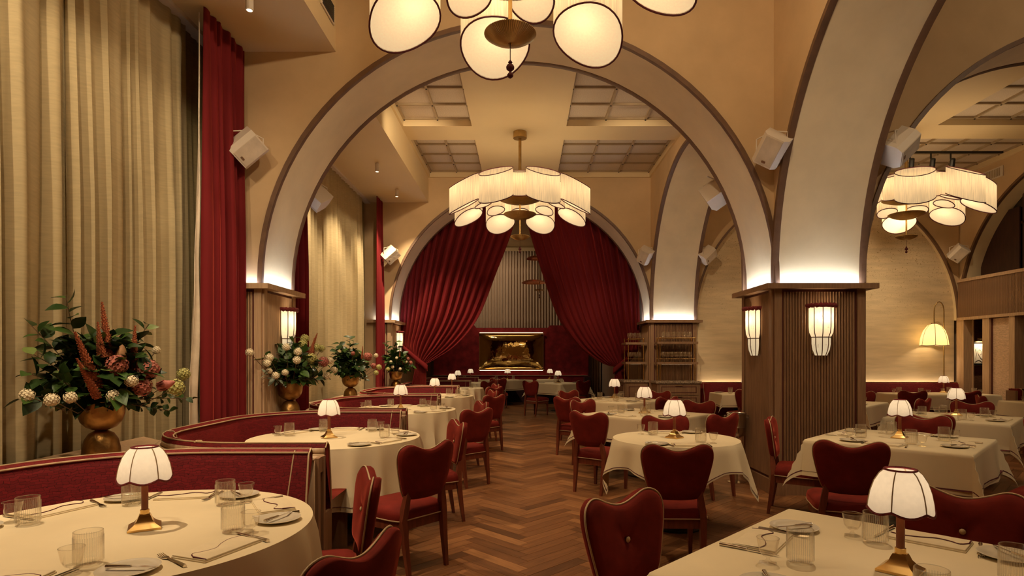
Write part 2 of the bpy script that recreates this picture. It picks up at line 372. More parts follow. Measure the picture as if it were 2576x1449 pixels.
def arch_trim(name, c, r, zs, d, M, w=0.036, out=0.02, depth=0.05):
    """moulding along one edge of an arch: a small rectangular section swept around it"""
    mb = MB(); ring = []
    p = arch_pts(c, r, zs); sgn = 1 if depth > 0 else -1
    cz = zs+(STILT if r > 2.65 else STILT+.05)
    for a, z in p:
        if z <= cz+1e-6: nx, nz = (1 if a < c else -1), 0
        else:
            l = sqrt((a-c)**2+(z-cz)**2); nx, nz = (c-a)/l, (cz-z)/l
        def q(off, dd): return M(a+nx*off, d+dd, z+nz*off)
        ring.append([q(-w, -out*sgn), q(0.012, -out*sgn), q(0.012, depth*0.5), q(0.004, depth), q(-0.01, depth), q(-w, 0)])
    v = [x for k in ring for x in k]; f = []
    for i in range(len(ring)-1):
        for k in range(6):
            l = (k+1) % 6; f.append((i*6+k, i*6+l, (i+1)*6+l, (i+1)*6+k))
    mb.add(v, f); return struct(mb.build(name, 'trim', smooth=40))
tn = [0]
def trim(*a, **k):
    tn[0] += 1; return arch_trim('trim_%d' % tn[0], *a, **k)

# --- transverse wall near (between the two naves' first and second bays)
def arcade(name, y0, y1, arches, xa, xb, fill_second=True):
    wl = MB(); so = MB(); edges = [xa]
    for c, r in arches:
        arch_fill(wl, c, r, ZS, y0, y1, CEIL+.15, TX, so); edges += [c-r-.004, c+r+.004]
    edges.append(xb)
    for k in range(0, len(edges), 2): wl.box(edges[k], edges[k+1], y0, y1, 0, CEIL+.15)
    o = struct(wl.build(name, 'plaster', smooth=30)); s = so.build('arch_soffit', 'soffit_plaster', o, smooth=40)
    return o
arcade('wall_near_arch', WA[0], WA[1], [ARC1, ARC2], XL, XR+.5)
arcade('wall_far_arch', WB[0], WB[1], [ARC1], XL, LX[1])
for y0, y1 in (WA,):
    for c, r in (ARC1, ARC2):
        trim(c, r, ZS, y0, TX); trim(c, r, ZS, y1, TX, depth=-0.05)
trim(*ARC1, ZS, WB[0], TX); trim(*ARC1, ZS, WB[1], TX, depth=-0.05)
# --- longitudinal arcade between the naves
wl = MB(); so = MB(); LSP = []
for ya, yb in ((1.04, WA[0]), (WA[1], WB[0])):
    c, r = (ya+yb)/2, (yb-ya)/2-.004; LSP.append((c, r))
    arch_fill(wl, c, r, ZS, LX[0], LX[1], CEIL+.15, LY, so)
wl.box(LX[0], LX[1], 0.18, 1.04, 0, CEIL+.15)
o = struct(wl.build('wall_center_arcade', 'plaster', smooth=30)); so.build('arch_soffit', 'soffit_plaster', o, smooth=40)
for c, r in LSP:
    trim(c, r, ZS, LX[0], LY); trim(c, r, ZS, LX[1], LY, depth=-0.05)
# --- right nave: back wall filled in with scratched plaster inside its arch
mb = MB(); so = MB(); arch_fill(mb, ARC2[0], ARC2[1], ZS, WB[0], WB[0]+.14, CEIL+.15, TX, so)
o = struct(mb.build('wall_right_back', 'plaster', smooth=30)); so.build('arch_soffit', 'soffit_plaster', o, smooth=40)
p = arch_pts(*ARC2, ZS); mb = MB(); n = len(p)
mb.add([(a, WB[0]+.13, z) for a, z in p]+[(a, WB[0]+.13, 0) for a, z in p], [(i, n+i, n+i+1, i+1) for i in range(n-1)])
struct(mb.build('wall_right_infill', 'scratch_plaster'))
trim(*ARC2, ZS, WB[0], TX, w=.03)
# --- right side wall with its arch (gallery glass above, panelled openings below)
RA = (9.775, 2.60); ZG = 3.03
mb = MB(); so = MB()
arch_fill(mb, RA[0], RA[1], ZS+.04, XR, XR+.4, CEIL+.15, LY, so)
mb.box(XR, XR+.4, RA[0]+RA[1], WB[0]+.14, ZG, CEIL+.15); mb.box(XR, XR+.4, WA[1], RA[0]-RA[1], 0, CEIL+.15)
mb.box(XR, XR+.4, -3.4, WA[0], 0, CEIL+.15)
o = struct(mb.build('wall_right', 'plaster', smooth=30)); so.build('arch_soffit', 'soffit_plaster', o, smooth=40)
trim(*RA, ZS+.04, XR, LY)
# --- left wall behind the curtains, back wall of the stage room, wall behind the viewer
struct(MB().box(XL-.2, XL, -3.4, 20.3, 0, CEIL+.15).build('wall_left', 'plaster'))
struct(MB().box(XL-.2, LX[1], 20.3, 20.5, 0, CEIL+.15).build('wall_stage_back', 'plaster'))
struct(MB().box(LX[0], LX[1], WB[1], 20.3, 0, CEIL+.15).build('wall_stage_right', 'beige_curtain'))
struct(MB().box(XL-.2, XR+.4, -3.6, -3.4, 0, CEIL+.15).build('wall_behind', 'plaster'))
# --- ceiling with coffers: panels recessed behind battens
def ceiling(name, x0, x1, y0, y1, holes):
    """slab with rectangular coffers cut out"""
    mb = MB(); xs = sorted({x0, x1, *[h[0] for h in holes], *[h[1] for h in holes]}); ys = sorted({y0, y1, *[h[2] for h in holes], *[h[3] for h in holes]})
    for i in range(len(xs)-1):
        for j in range(len(ys)-1):
            cx, cyy = (xs[i]+xs[i+1])/2, (ys[j]+ys[j+1])/2
            if any(h[0] < cx < h[1] and h[2] < cyy < h[3] for h in holes): continue
            mb.box(xs[i], xs[i+1], ys[j], ys[j+1], CEIL, CEIL+.16)
    o = struct(mb.build(name, 'ceiling_paint'))
    return o
def coffer(par, h, nx, ny):
    x0, x1, y0, y1 = h; bw = .035
    pm = bpy.data.meshes.new('panel')
    dx, dy = (x1-x0)/nx, (y1-y0)/ny
    mb = MB().box(-dx/2+.01, dx/2-.01, -dy/2+.01, dy/2-.01, 0, .02)
    first = None
    for i in range(nx):
        for j in range(ny):
            if first is None: q = first = mb.build('panel', 'acoustic', par)
            else: q = first.copy(); COL.objects.link(q); q.parent = par
            q.location = (x0+dx*(i+.5), y0+dy*(j+.5), CEIL+.13)
    for i in range(nx+1):
        c = x0+dx*i; c = min(max(c, x0+bw/2), x1-bw/2); MB().box(c-bw/2, c+bw/2, y0, y1, CEIL+.095, CEIL+.13).build('batten', 'batten', par)
    for j in range(ny+1):
        c = y0+dy*j; c = min(max(c, y0+bw/2), y1-bw/2); MB().box(x0, x1, c-bw/2, c+bw/2, CEIL+.10, CEIL+.13).build('batten', 'batten', par)
    bl = MB()
    for i in range(nx+1):
        for j in range(ny+1):
            bl.lathe([(.012, 0), (.012, .012)], 8, (min(max(x0+dx*i, x0+bw/2), x1-bw/2), min(max(y0+dy*j, y0+bw/2), y1-bw/2), CEIL+.085))
    bl.build('bolts', 'black_metal', par, kind='stuff')
    MB().box(x0-.02, x1+.02, y0-.02, y1+.02, CEIL+.15, CEIL+.17).build('backing', 'acoustic', par)
holes = [(-1.95, -.843, 7.40, 9.645), (.687, 2.60, 7.40, 9.645), (-1.95, -.843, 10.26, 12.36), (.687, 2.60, 10.26, 12.36)]
c1 = ceiling('ceiling', XL, LX[0], WA[1], WB[0], holes)
for h, nx in zip(holes, (2, 3, 2, 3)): coffer(c1, h, nx, 4)
holes2 = [(6.66, 9.0, 7.40, 9.60), (6.66, 9.0, 10.2, 12.36), (3.63, 5.7, 7.4, 9.6), (3.63, 5.7, 10.2, 12.36)]
c2 = ceiling('ceiling_right', LX[1], XR+.4, WA[1], WB[0], holes2)
for h, nx in zip(holes2[:2], (4, 4)): coffer(c2, h, nx, 4)
for h in holes2[2:]: MB().box(h[0], h[1], h[2], h[3], CEIL+.1, CEIL+.16).build('panel', 'acoustic', c2)
struct(MB().box(XL, XR+.4, -3.4, WA[0], CEIL+.12, CEIL+.2).box(-.85, .69, 1.4, 5.4, CEIL, CEIL+.12).build('ceiling_near', 'ceiling_paint'))
struct(MB().box(XL, LX[1], WB[1], 20.3, CEIL, CEIL+.16).build('ceiling_stage', 'ceiling_paint'))
# dropped soffit along the window wall
for nm, ya, yb in (('ceiling_soffit_near', -3.4, WA[0]), ('ceiling_soffit_far', WA[1], WB[0])):
    struct(MB().box(XL, -1.985, ya, yb, 4.673, CEIL+.13).build(nm, 'ceiling_paint'))
# --- floor: herringbone oak
fl = struct(MB().box(XL-.2, 10.8, -3.6, 20.5, -.06, -.012).build('floor', 'dark_wood'))
PL, PW, m_ = 0.6, 0.1, 6
cand = []
ca = cos(pi/4)
def rot(u, v): return ((u-v)*ca*PW+.03, (u+v)*ca*PW)
for y in range(-60, 260):
    for j in range(-16, 17):
        for vert in (0, 1):
            if not vert: u0 = y+2*m_*j; cu, cv = u0+m_/2, y+.5
            else: u0 = y-1+2*m_*j; cu, cv = u0+.5, y+m_/2
            X, Y = rot(cu, cv)
            if -3.3 < X < 9.5 and .9 < Y < 20.2 and abs(X) < Y*1.0+.9: cand.append((X, Y, vert))
def vis(c):
    X, Y, _ = c
    if Y < 3.7 or Y > 12: return 99
    if X < -.95 and Y < 13: return 99
    if X > .95 and not (X < 2.3 and 3.9 < Y < 5.0): return 50+Y
    return Y
cand.sort(key=vis)
g_ = .0012
pm = MB().box(-PL/2+g_, PL/2-g_, -PW/2+g_, PW/2-g_, -.012, 0)
def plank_uv(me, off=0):
    uv = me.uv_layers.new(name='UVMap'); vs_ = me.vertices
    for lp in me.loops:
        co = vs_[lp.vertex_index].co; uv.data[lp.index].uv = (co.x, co.y)
first = pm.build('plank', 'oak_floor', fl); plank_uv(first.data)
for k, (X, Y, vert) in enumerate(cand[:300]):
    o = first if k == 0 else first.copy()
    if k: COL.objects.link(o); o.parent = fl
    o.location = (X, Y, random.uniform(-.0006, 0)); o.rotation_euler = (0, 0, pi/4+(pi/2 if vert else 0))
V = []; F = []; UV = []
for X, Y, vert in cand[300:]:
    a = pi/4+(pi/2 if vert else 0); c_, s_ = cos(a), sin(a); b = len(V); z = random.uniform(-.0006, 0)
    for zz in (-.012, z):
        for px, py in ((-1, -1), (1, -1), (1, 1), (-1, 1)):
            x, y = px*(PL/2-g_), py*(PW/2-g_); V.append((X+c_*x-s_*y, Y+s_*x+c_*y, zz))
    for q in ((4, 5, 6, 7), (0, 1, 5, 4), (1, 2, 6, 5), (2, 3, 7, 6), (3, 0, 4, 7)):
        F.append(tuple(b+i for i in q))
        for i in q:
            px, py = ((-1, -1), (1, -1), (1, 1), (-1, 1))[i % 4]; UV += [px*PL/2, py*PW/2]
me = bpy.data.meshes.new('plank_field'); me.from_pydata(V, [], F); me.materials.append(MATS['oak_floor'])
uvl = me.uv_layers.new(name='UVMap'); uvl.data.foreach_set('uv', UV)
o = bpy.data.objects.new('plank_field', me); COL.objects.link(o); o.parent = fl; o['kind'] = 'stuff'

# ================================================================== columns clad in fluted oak
def sconce_mesh_parts(par, loc, rz):
    pass
def column(label, x0, x1, y0, y1, faces, pale=False, zb=.155):
    """oak cladding round a pier; faces: which sides are fluted ('front','left','right')"""
    t = thing('column', label, 'column', (0, 0, 0)); W = 'oak_pale' if pale else 'oak'
    d = .012
    ov = .105
    MB().box(x0-ov, x1+ov, y0-ov, y1+ov, 2.168, 2.223).build('cap', W, t)
    MB().box(x0-.03, x1+.03, y0-.03, y1+.03, 0, zb).build('base', W, t)
    MB().box(x0-d*.2, x1+d*.2, y0-d*.2, y1+d*.2, zb, 2.168).build('core', 'groove_red', t)
    def side(M, L):
        # M(a, out, z): a along the face, out from the face
        sw = .075; gr = .022
        def bx(a0, a1, o0, o1, z0, z1):
            v = [M(a, o, z) for z in (z0, z1) for o in (o0, o1) for a in (a0, a1)]
            return MB().add(v, [(0, 2, 3, 1), (4, 5, 7, 6), (0, 1, 5, 4), (2, 6, 7, 3), (0, 4, 6, 2), (1, 3, 7, 5)])
        bx(0, sw, 0, d+.012, zb, 2.168).build('stile', W, t); bx(L-sw, L, 0, d+.012, zb, 2.168).build('stile', W, t)
        fm = MB(); a0, a1 = sw+gr, L-sw-gr; n = max(6, int((a1-a0)/.03)); st = (a1-a0)/n
        for i in range(n):
            pts = [(a0+st*(i+u), o) for u, o in ((.1, 0), (.1, .008), (.25, .018), (.5, .022), (.75, .018), (.9, .008), (.9, 0))]
            v = [M(a, o, z) for z in (zb+.03, 2.14) for a, o in pts]
            fm.add(v, [(k, k+1, 8+k, 7+k) for k in range(6)]+[(7, 8, 9, 10, 11, 12, 13)])
        fm.build('fluted_panel', W, t, smooth=50, kind='stuff')
    if 'front' in faces: side(lambda a, o, z: (x0+a, y0-o, z), x1-x0)
    if 'left' in faces: side(lambda a, o, z: (x0-o, y0+a, z), y1-y0)
    if 'right' in faces: side(lambda a, o, z: (x1+o, y0+a, z), y1-y0)
    # white light strips lying on the cap, washing the plaster above
    for q, (a, b, c, e) in (('front', (x0+.04, x1-.04, y0-.075, y0-.03)), ('left', (x0-.075, x0-.03, y0+.04, y1-.04)), ('right', (x1+.03, x1+.075, y0+.04, y1-.04))):
        if q in faces or q == 'front': MB().box(a, b, c, e, 2.2225, 2.2243).build('light_strip', 'led_white', t)
    return t
column('fluted oak column with two lit sconces at the right of the aisle', LX[0], LX[1], WA[0], WA[1], ('front', 'left', 'right'))
column('oak column clad behind the brass wine glass shelves', LX[0]-.01, LX[1], WB[0], WB[1], ('front', 'left'), zb=.2)
column('fluted pale oak pilaster beside the near red curtain', -3.13, -2.762, WA[0], WA[1], ('front', 'right'), pale=True)
column('fluted pale oak pilaster at the far end of the window wall', -3.13, -2.762, WB[0], WB[1], ('front', 'right'), pale=True)

# ================================================================== wall sconces
def make_sconce():
    t = thing('wall_sconce', '', 'sconce')
    # half round body against the wall; the wall is the plane y = 0, the room at y < 0
    prof = [(.128, .52), (.128, .30), (.122, .24), (.108, .21), (.098, .19), (.098, .12), (.088, .06), (.062, .0)]
    n = 14; mb = MB()
    def P(i, j):
        r, z = prof[j]; a = pi*i/n; return (-r*cos(a), -.012-r*.85*sin(a), z-.5)
    mb.grid(P, n, len(prof)-1); mb.build('fabric_shade', 'sconce_shade', t, smooth=60)
    bm = MB(); bm.add([(-.062*cos(pi*i/n), -.012-.053*sin(pi*i/n), -.5) for i in range(n+1)], [tuple(range(n+1))]); bm.build('shade_bottom', 'sconce_shade', t)
    for i in (0, 3, 6, 9, 12, 14):
        MB().tube([(lambda q: (q[0]*1.02, q[1]*1.02, q[2]))(P(i, j)) for j in range(len(prof))], .0045, 6).build('rib', 'trim', t)
    MB().tube([(lambda q: (q[0]*1.03, q[1]*1.03, q[2]))((-.098*cos(pi*i/n), -.012-.098*.85*sin(pi*i/n), -.31)) for i in range(n+1)], .005, 6).build('hoop', 'trim', t)
    MB().tube([(-.142*cos(pi*i/24), -.012-.122*sin(pi*i/24), .02+.004*sin(i*2.3)) for i in range(25)], [.022+.004*sin(i*3.7) for i in range(25)], 8).build('fringe', 'maroon_fringe', t, smooth=60)
    # small printed sprigs
    mk = MB(); rr = random.Random(3)
    for _ in range(26):
        a = rr.uniform(.12, .88)*pi; z = rr.uniform(-.2, -.02) if rr.random() < .7 else rr.uniform(-.44, -.33)
        r = .129 if z > -.21 else .096
        for k in range(3):
            zz = z-.012*k; da = .045
            mk.add([(-r*1.01*cos(a+s*da), -.012-r*.86*sin(a+s*da), zz+.006*abs(s)) for s in (-1, 0, 1)]+[(-r*1.01*cos(a), -.012-r*.86*sin(a), zz-.004)], [(0, 1, 3), (1, 2, 3)])
    mk.build('printed_sprigs', 'batten', t, kind='stuff')
    MB().box(-.09, .09, -.014, 0, -.48, .0).build('back_plate', 'brass_dull', t)
    light('sconce_light', 'POINT', (0, -.05, -.10), 2.2, WARM, t, .02)
    return t
sp = make_sconce()
G = 'sconces on the columns'
place(sp, ((LX[0]+LX[1])/2, WA[0]-.03, 1.97), 0, 'lit fabric sconce on the front face of the big fluted column', G)
place(sp, (LX[0]-.03, (WA[0]+WA[1])/2-.05, 1.97), -pi/2, 'lit fabric sconce on the aisle face of the big fluted column', G)
place(sp, (-2.732, 6.80, 1.97), pi/2, 'lit fabric sconce above the second bouquet on the pale pilaster', G)
place(sp, (-2.732, 12.85, 1.97), pi/2, 'lit fabric sconce on the farthest pilaster behind the last bouquet', G)
# ================================================================== curtains
def fold_curtain(name, m, label, group, y0, y1, z0, z1, x, n, amp, seed, nz=14, flare=0.0, res=9, gather=.25):
    """pleated drape hanging along the window wall (plane of constant x); n pleats"""
    rr = random.Random(seed); ph = [rr.uniform(0, 6.28) for _ in range(6)]; am = [rr.uniform(.7, 1.2) for _ in range(n+2)]
    nu = n*res; mb = MB()
    def P(i, j):
        u = i/nu; v = j/nz; k = n*(u+.035*sin(2*pi*2.3*u+ph[4])*u*(1-u)*4+.02*sin(2*pi*5.1*u+ph[5])*u*(1-u)*4); k = min(max(k, 0), n); a = amp*(gather+(1-gather)*min(1, v*2.2))
        wob = .18*sin(3*u*n/2+ph[0]+v*1.4)+.12*sin(5.3*u*n/3+ph[1]-v)
        s = sin(2*pi*(k+wob*.6)); xx = x+a*am[int(k)]*(s+.25*sin(4*pi*k+ph[2]))+flare*v*v*.5
        yy = y0+(y1-y0)*u+.35*a*cos(2*pi*k+ph[3])
        return (xx, yy, z1+(z0-z1)*v)
    mb.grid(P, nu, nz); o = mb.build(name, m, None, smooth=75, solid=.004)
    return tag(o, label, 'curtain', group)
G1 = 'sheer curtains along the window wall'
fold_curtain('sheer_curtain', 'sheer', 'pale sheer curtain at the far left edge behind the largest bouquet', G1, 2.3, 4.30, .05, 4.66, -3.25, 8, .085, 1)
fold_curtain('sheer_curtain', 'sheer', 'pale sheer curtain between the largest bouquet and the near red curtain', G1, 4.22, 5.72, .05, 4.66, -3.25, 8, .075, 2)
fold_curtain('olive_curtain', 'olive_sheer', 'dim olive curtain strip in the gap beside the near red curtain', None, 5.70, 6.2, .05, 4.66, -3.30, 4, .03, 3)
fold_curtain('sheer_curtain', 'sheer', 'pale sheer window curtain seen through the arch, behind the third bouquet', G1, 8.5, 10.7, .05, 4.66, -3.25, 12, .06, 4)
fold_curtain('sheer_curtain', 'sheer', 'far pale sheer curtain seen through the arch, beside the far red curtain', G1, 10.72, 12.0, .05, 4.66, -3.25, 8, .06, 5)
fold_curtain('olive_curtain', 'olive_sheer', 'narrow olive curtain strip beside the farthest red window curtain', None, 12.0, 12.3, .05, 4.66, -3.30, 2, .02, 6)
G2 = 'red drapes along the window wall'
fold_curtain('red_curtain', 'curtain_red', 'tall red velvet curtain beside the near pale oak pilaster', G2, 5.46, 6.26, .05, 4.66, -2.93, 6, .07, 11)
fold_curtain('red_curtain', 'curtain_red', 'red velvet curtain seen through the arch behind the second bouquet', G2, 7.2, 8.0, .05, 4.66, -2.93, 6, .07, 12)
fold_curtain('red_curtain', 'curtain_red', 'farthest red velvet curtain of the window wall, under the soffit', G2, 11.85, 12.36, .05, 4.66, -2.93, 5, .05, 13)
# crumpled pale lining flaring out beside the near red curtain
mb = MB(); rr = random.Random(5)
def P(i, j):
    u, v = i/18, j/30; wdt = .012+.19*max(0, (v-.3)/.7)
    return (-2.965-.03*v*(1-u)+(.02*sin(u*9+v*2)+.012*sin(v*23+u*7))*v, 5.45-wdt*(1-u), 4.6-4.5*v)
tag(mb.grid(P, 18, 30).build('curtain_lining', 'lining', smooth=75, solid=.004), 'crumpled pale lining flaring out beside the near red curtain', 'curtain')
for ya, yb, lb in ((-1, 6.2, 'near'), (7.2, 12.35, 'far')):
    tag(MB().box(-3.32, -3.18, ya, yb, 4.635, 4.673).build('curtain_track', 'white_paint'), 'white curtain track under the %s stretch of soffit' % lb, 'curtain track')

# --- tied back stage curtains behind the far arch
def tied(side, label):
    """side -1 left, +1 right. Strands fan from the rail to the tie, then fall to the floor"""
    yc = 13.42; c = ARC1[0]
    outer = -2.80 if side < 0 else 2.60
    if side < 0: inner = [(-.12, 4.95), (-.28, 4.25), (-.62, 3.35), (-1.02, 2.35), (-1.5, 1.75), (-1.98, 1.42), (-2.2, 1.30)]; tie = (-2.30, 1.27)
    else: inner = [(-.06, 4.95), (.13, 4.25), (.42, 3.3), (.76, 2.35), (1.2, 1.72), (1.72, 1.34), (2.02, 1.24)]; tie = (2.14, 1.20)
    path = catmull(inner, 8, closed=False)
    nz1 = len(path)-1; nzb = 8; npl = 15; nu = npl*8; t = thing('stage_curtain', label, 'curtain', (0, 0, 0), 0, 'tied back stage curtains')
    def P(i, j):
        u = i/nu   # 0 outer edge, 1 inner edge
        if j <= nz1:
            xi, zi = path[j]; v = j/nz1
            e = max(0, (v-.62)/.38); xo = outer+(tie[0]+.13*side-outer)*e*e*(3-2*e)
            sag = .0
            z = zi - (1-u)*0*v
            x = xo+(xi-xo)*(u**(1+.5*v))
            wid = abs(xi-xo); a = .085*min(1, .25+wid/1.6)*(.7+.45*sin(5.1*u+side))
            ph = 2*pi*npl*u+1.5*sin(7*u+1.2*side)+.6*sin(17*u)
            y = yc+a*(sin(ph)+.3*sin(2*ph+1.3*v))+.05*sin(pi*u)*e - .06*u*v
            x += .25*a*cos(ph)
            # strands on the outer side reach the tie from higher up
            z = zi+(1-u)*.10*e
            return (x, y, z)
        v = (j-nz1)/nzb; spread = .13+.14*v
        x = tie[0]+side*.02+side*(-1)*0+(u-.5)*(-side)*2*spread*.9 - .12*side*(-1)*v
        ph = 2*pi*npl*u
        return (x, yc+.035*sin(ph)+.02*v, tie[1]-.02-v*(tie[1]-.06))
    MB().grid(P, nu, nz1+nzb).build('drape', 'curtain_red', t, smooth=75, solid=.006)
    # the tie band slanting up to the wall
    a = Vector((tie[0]-side*.15, yc-.10, tie[1]-.06)); b = Vector((outer+side*.04, yc-.02, tie[1]+.52)); pts = []
    mb = MB(); nn = 14
    def Q(i, j):
        f = i/nn; c_ = a.lerp(b, f); off = .07*(1-.35*f)*(j/3-.5)*2
        return (c_.x, c_.y-.05*sin(pi*f)-.02*sin(pi*j/3), c_.z+off)
    mb.grid(Q, nn, 3).build('tie_band', 'curtain_red', t, smooth=75, solid=.01)
    return t
tied(-1, 'red velvet stage curtain tied back on the left of the far arch')
tied(1, 'red velvet stage curtain tied back on the right of the far arch')
tag(MB().tube([(-2.85, 13.42, 4.97), (2.62, 13.42, 4.97)], .02, 8).build('curtain_rail', 'brass_dull'), 'rail carrying the stage curtains behind the far arch', 'rail')
# --- stage room: pale pleated curtain, red velvet panel, polished brass panel
def back_drape():
    mb = MB(); n = 58; nu = n*6
    def P(i, j):
        u = i/nu; return (-3.05+5.65*u, 20.12+.05*sin(2*pi*n*u)+.012*sin(u*40), 5.04-4.9*j/6)
    o = mb.grid(P, nu, 6).build('pleated_curtain', 'beige_curtain', smooth=75, solid=.006)
    tag(o, 'pale pleated curtain high on the back wall of the stage room', 'curtain')
back_drape()
t = thing('velvet_wall_panel', 'dark red velvet wall panel with stepped top behind the brass panel', 'wall panel', (0, 0, 0))
prof = [(-3.04, .3), (2.16, .3), (2.16, 2.40), (2.06, 2.52), (.86, 2.52), (.80, 2.44), (-1.60, 2.44), (-1.66, 2.52), (-2.94, 2.52), (-3.04, 2.40)]
MB().prism([(a, b) for a, b in prof], .1, lambda a, b, c: (a, 20.04-c, b)).build('panel', 'velvet_wall', t)
for xx in (-3.12, 2.17): MB().box(xx, xx+.1, 19.92, 20.06, 0, 2.42).build('dark_edge', 'dark_wood', t)
MB().box(-2.9, 2.05, 19.924, 19.936, .76, .775).build('light_strip', 'led_wash', t)
t = thing('brass_wall_panel', 'polished brass bulging wall panel mirroring the room, over the far banquette', 'wall art', (-.42, 19.9, 1.64))
def P(i, j):
    u, v = i/40*2-1, j/24*2-1; b = (1-abs(u)**4)*(1-abs(v)**4)
    return (u*1.06, -.03-.13*b, v*.58)
MB().grid(P, 40, 24).build('sheet', 'mirror_brass', t, smooth=80)
MB().box(-1.07, 1.07, -.03, .0, -.59, .59).build('backing', 'brass_dull', t)
for s_ in (-1, 1):
    MB().box(-1.09, 1.09, -.075, -.035, s_*.595-.016, s_*.595+.016).build('edge_rail', 'brass', t)
    MB().box(-1.05, 1.05, -.10, -.085, s_*.625-.007, s_*.625+.007).build('light_strip', 'led_warm', t)
# far banquette under the panel
t = thing('stage_banquette', 'dark red velvet banquette along the back of the stage room', 'banquette', (-.44, 19.6, 0))
MB().box(-2.55, 2.5, -.3, .3, .0, .44).build('seat', 'cushion_dark', t)
MB().box(-2.6, 2.55, .12, .32, .40, .85).build('backrest', 'velvet_wall', t)
MB().tube([(-2.6, .1, .855), (2.55, .1, .855)], .012, 6).build('piping', 'piping', t)
for s_ in (-1, 1): MB().box(s_*2.5-.1, s_*2.5+.1, -.35, .3, 0, .82).build('arm', 'cushion_dark', t)
# pendant with copper saucers half hidden behind the right stage curtain
t = thing('copper_pendant', 'copper saucer pendant hanging behind the right stage curtain', 'pendant', (.42, 16.2, 0))
MB().tube([(0, 0, CEIL), (0, 0, 3.2)], .012, 6).build('rod', 'brass_dull', t)
for z, r in ((4.12, .26), (3.47, .34)):
    MB().lathe([(.03, .09), (r*.5, .075), (r*.85, .04), (r, 0), (r*.85, .028), (r*.5, .06), (.03, .075)], 24, (-.15 if z < 4 else -.1, 0, z)).build('saucer', 'copper', t, smooth=50)
MB().lathe([(.02, .03), (.11, .02), (.15, 0), (.11, .01), (.02, .02)], 20, (0, 0, 3.27)).build('saucer', 'brass_dull', t, smooth=50)
MB().lathe([(.004, 0), (.02, .03), (.004, .06), (.018, .09), (.004, .12)], 10, (0, 0, 3.05)).build('finial', 'burgundy', t, smooth=50)

# ================================================================== booths along the window wall
ZBK = .87
def loop_arc(cx, cyy, r, a0, a1, n): return [(cx+r*cos(a0+(a1-a0)*i/n), cyy+r*sin(a0+(a1-a0)*i/n)) for i in range(n+1)]
def u_path(half, xa, xl, r, inset=0, n=10):
    """plan of a U open to +x: from the near arm end around to the far arm end (y relative to the booth centre)"""
    h = half-inset; x0 = xl+inset; rr = max(.05, r-inset)
    return [(xa, -h), ((xa+x0+rr)/2, -h)] + loop_arc(x0+rr, -h+rr, rr, -pi/2, -pi, n)[0:] + loop_arc(x0+rr, h-rr, rr, pi, pi/2, n) + [((xa+x0+rr)/2, h), (xa, h)]
def strip_wall(mb, path_a, path_b, za, zb_):
    """surface between two plan paths at two heights"""
    n = len(path_a); mb.add([(x, y, za) for x, y in path_a]+[(x, y, zb_) for x, y in path_b], [(i, i+1, n+i+1, n+i) for i in range(n-1)])
def sub(path, k=4):
    out = []
    for i in range(len(path)-1):
        for j in range(k):
            f = j/k; out.append((path[i][0]+(path[i+1][0]-path[i][0])*f, path[i][1]+(path[i+1][1]-path[i][1])*f))
    return out+[path[-1]]
BXA, BXL, BR = -1.34, -2.88, .95
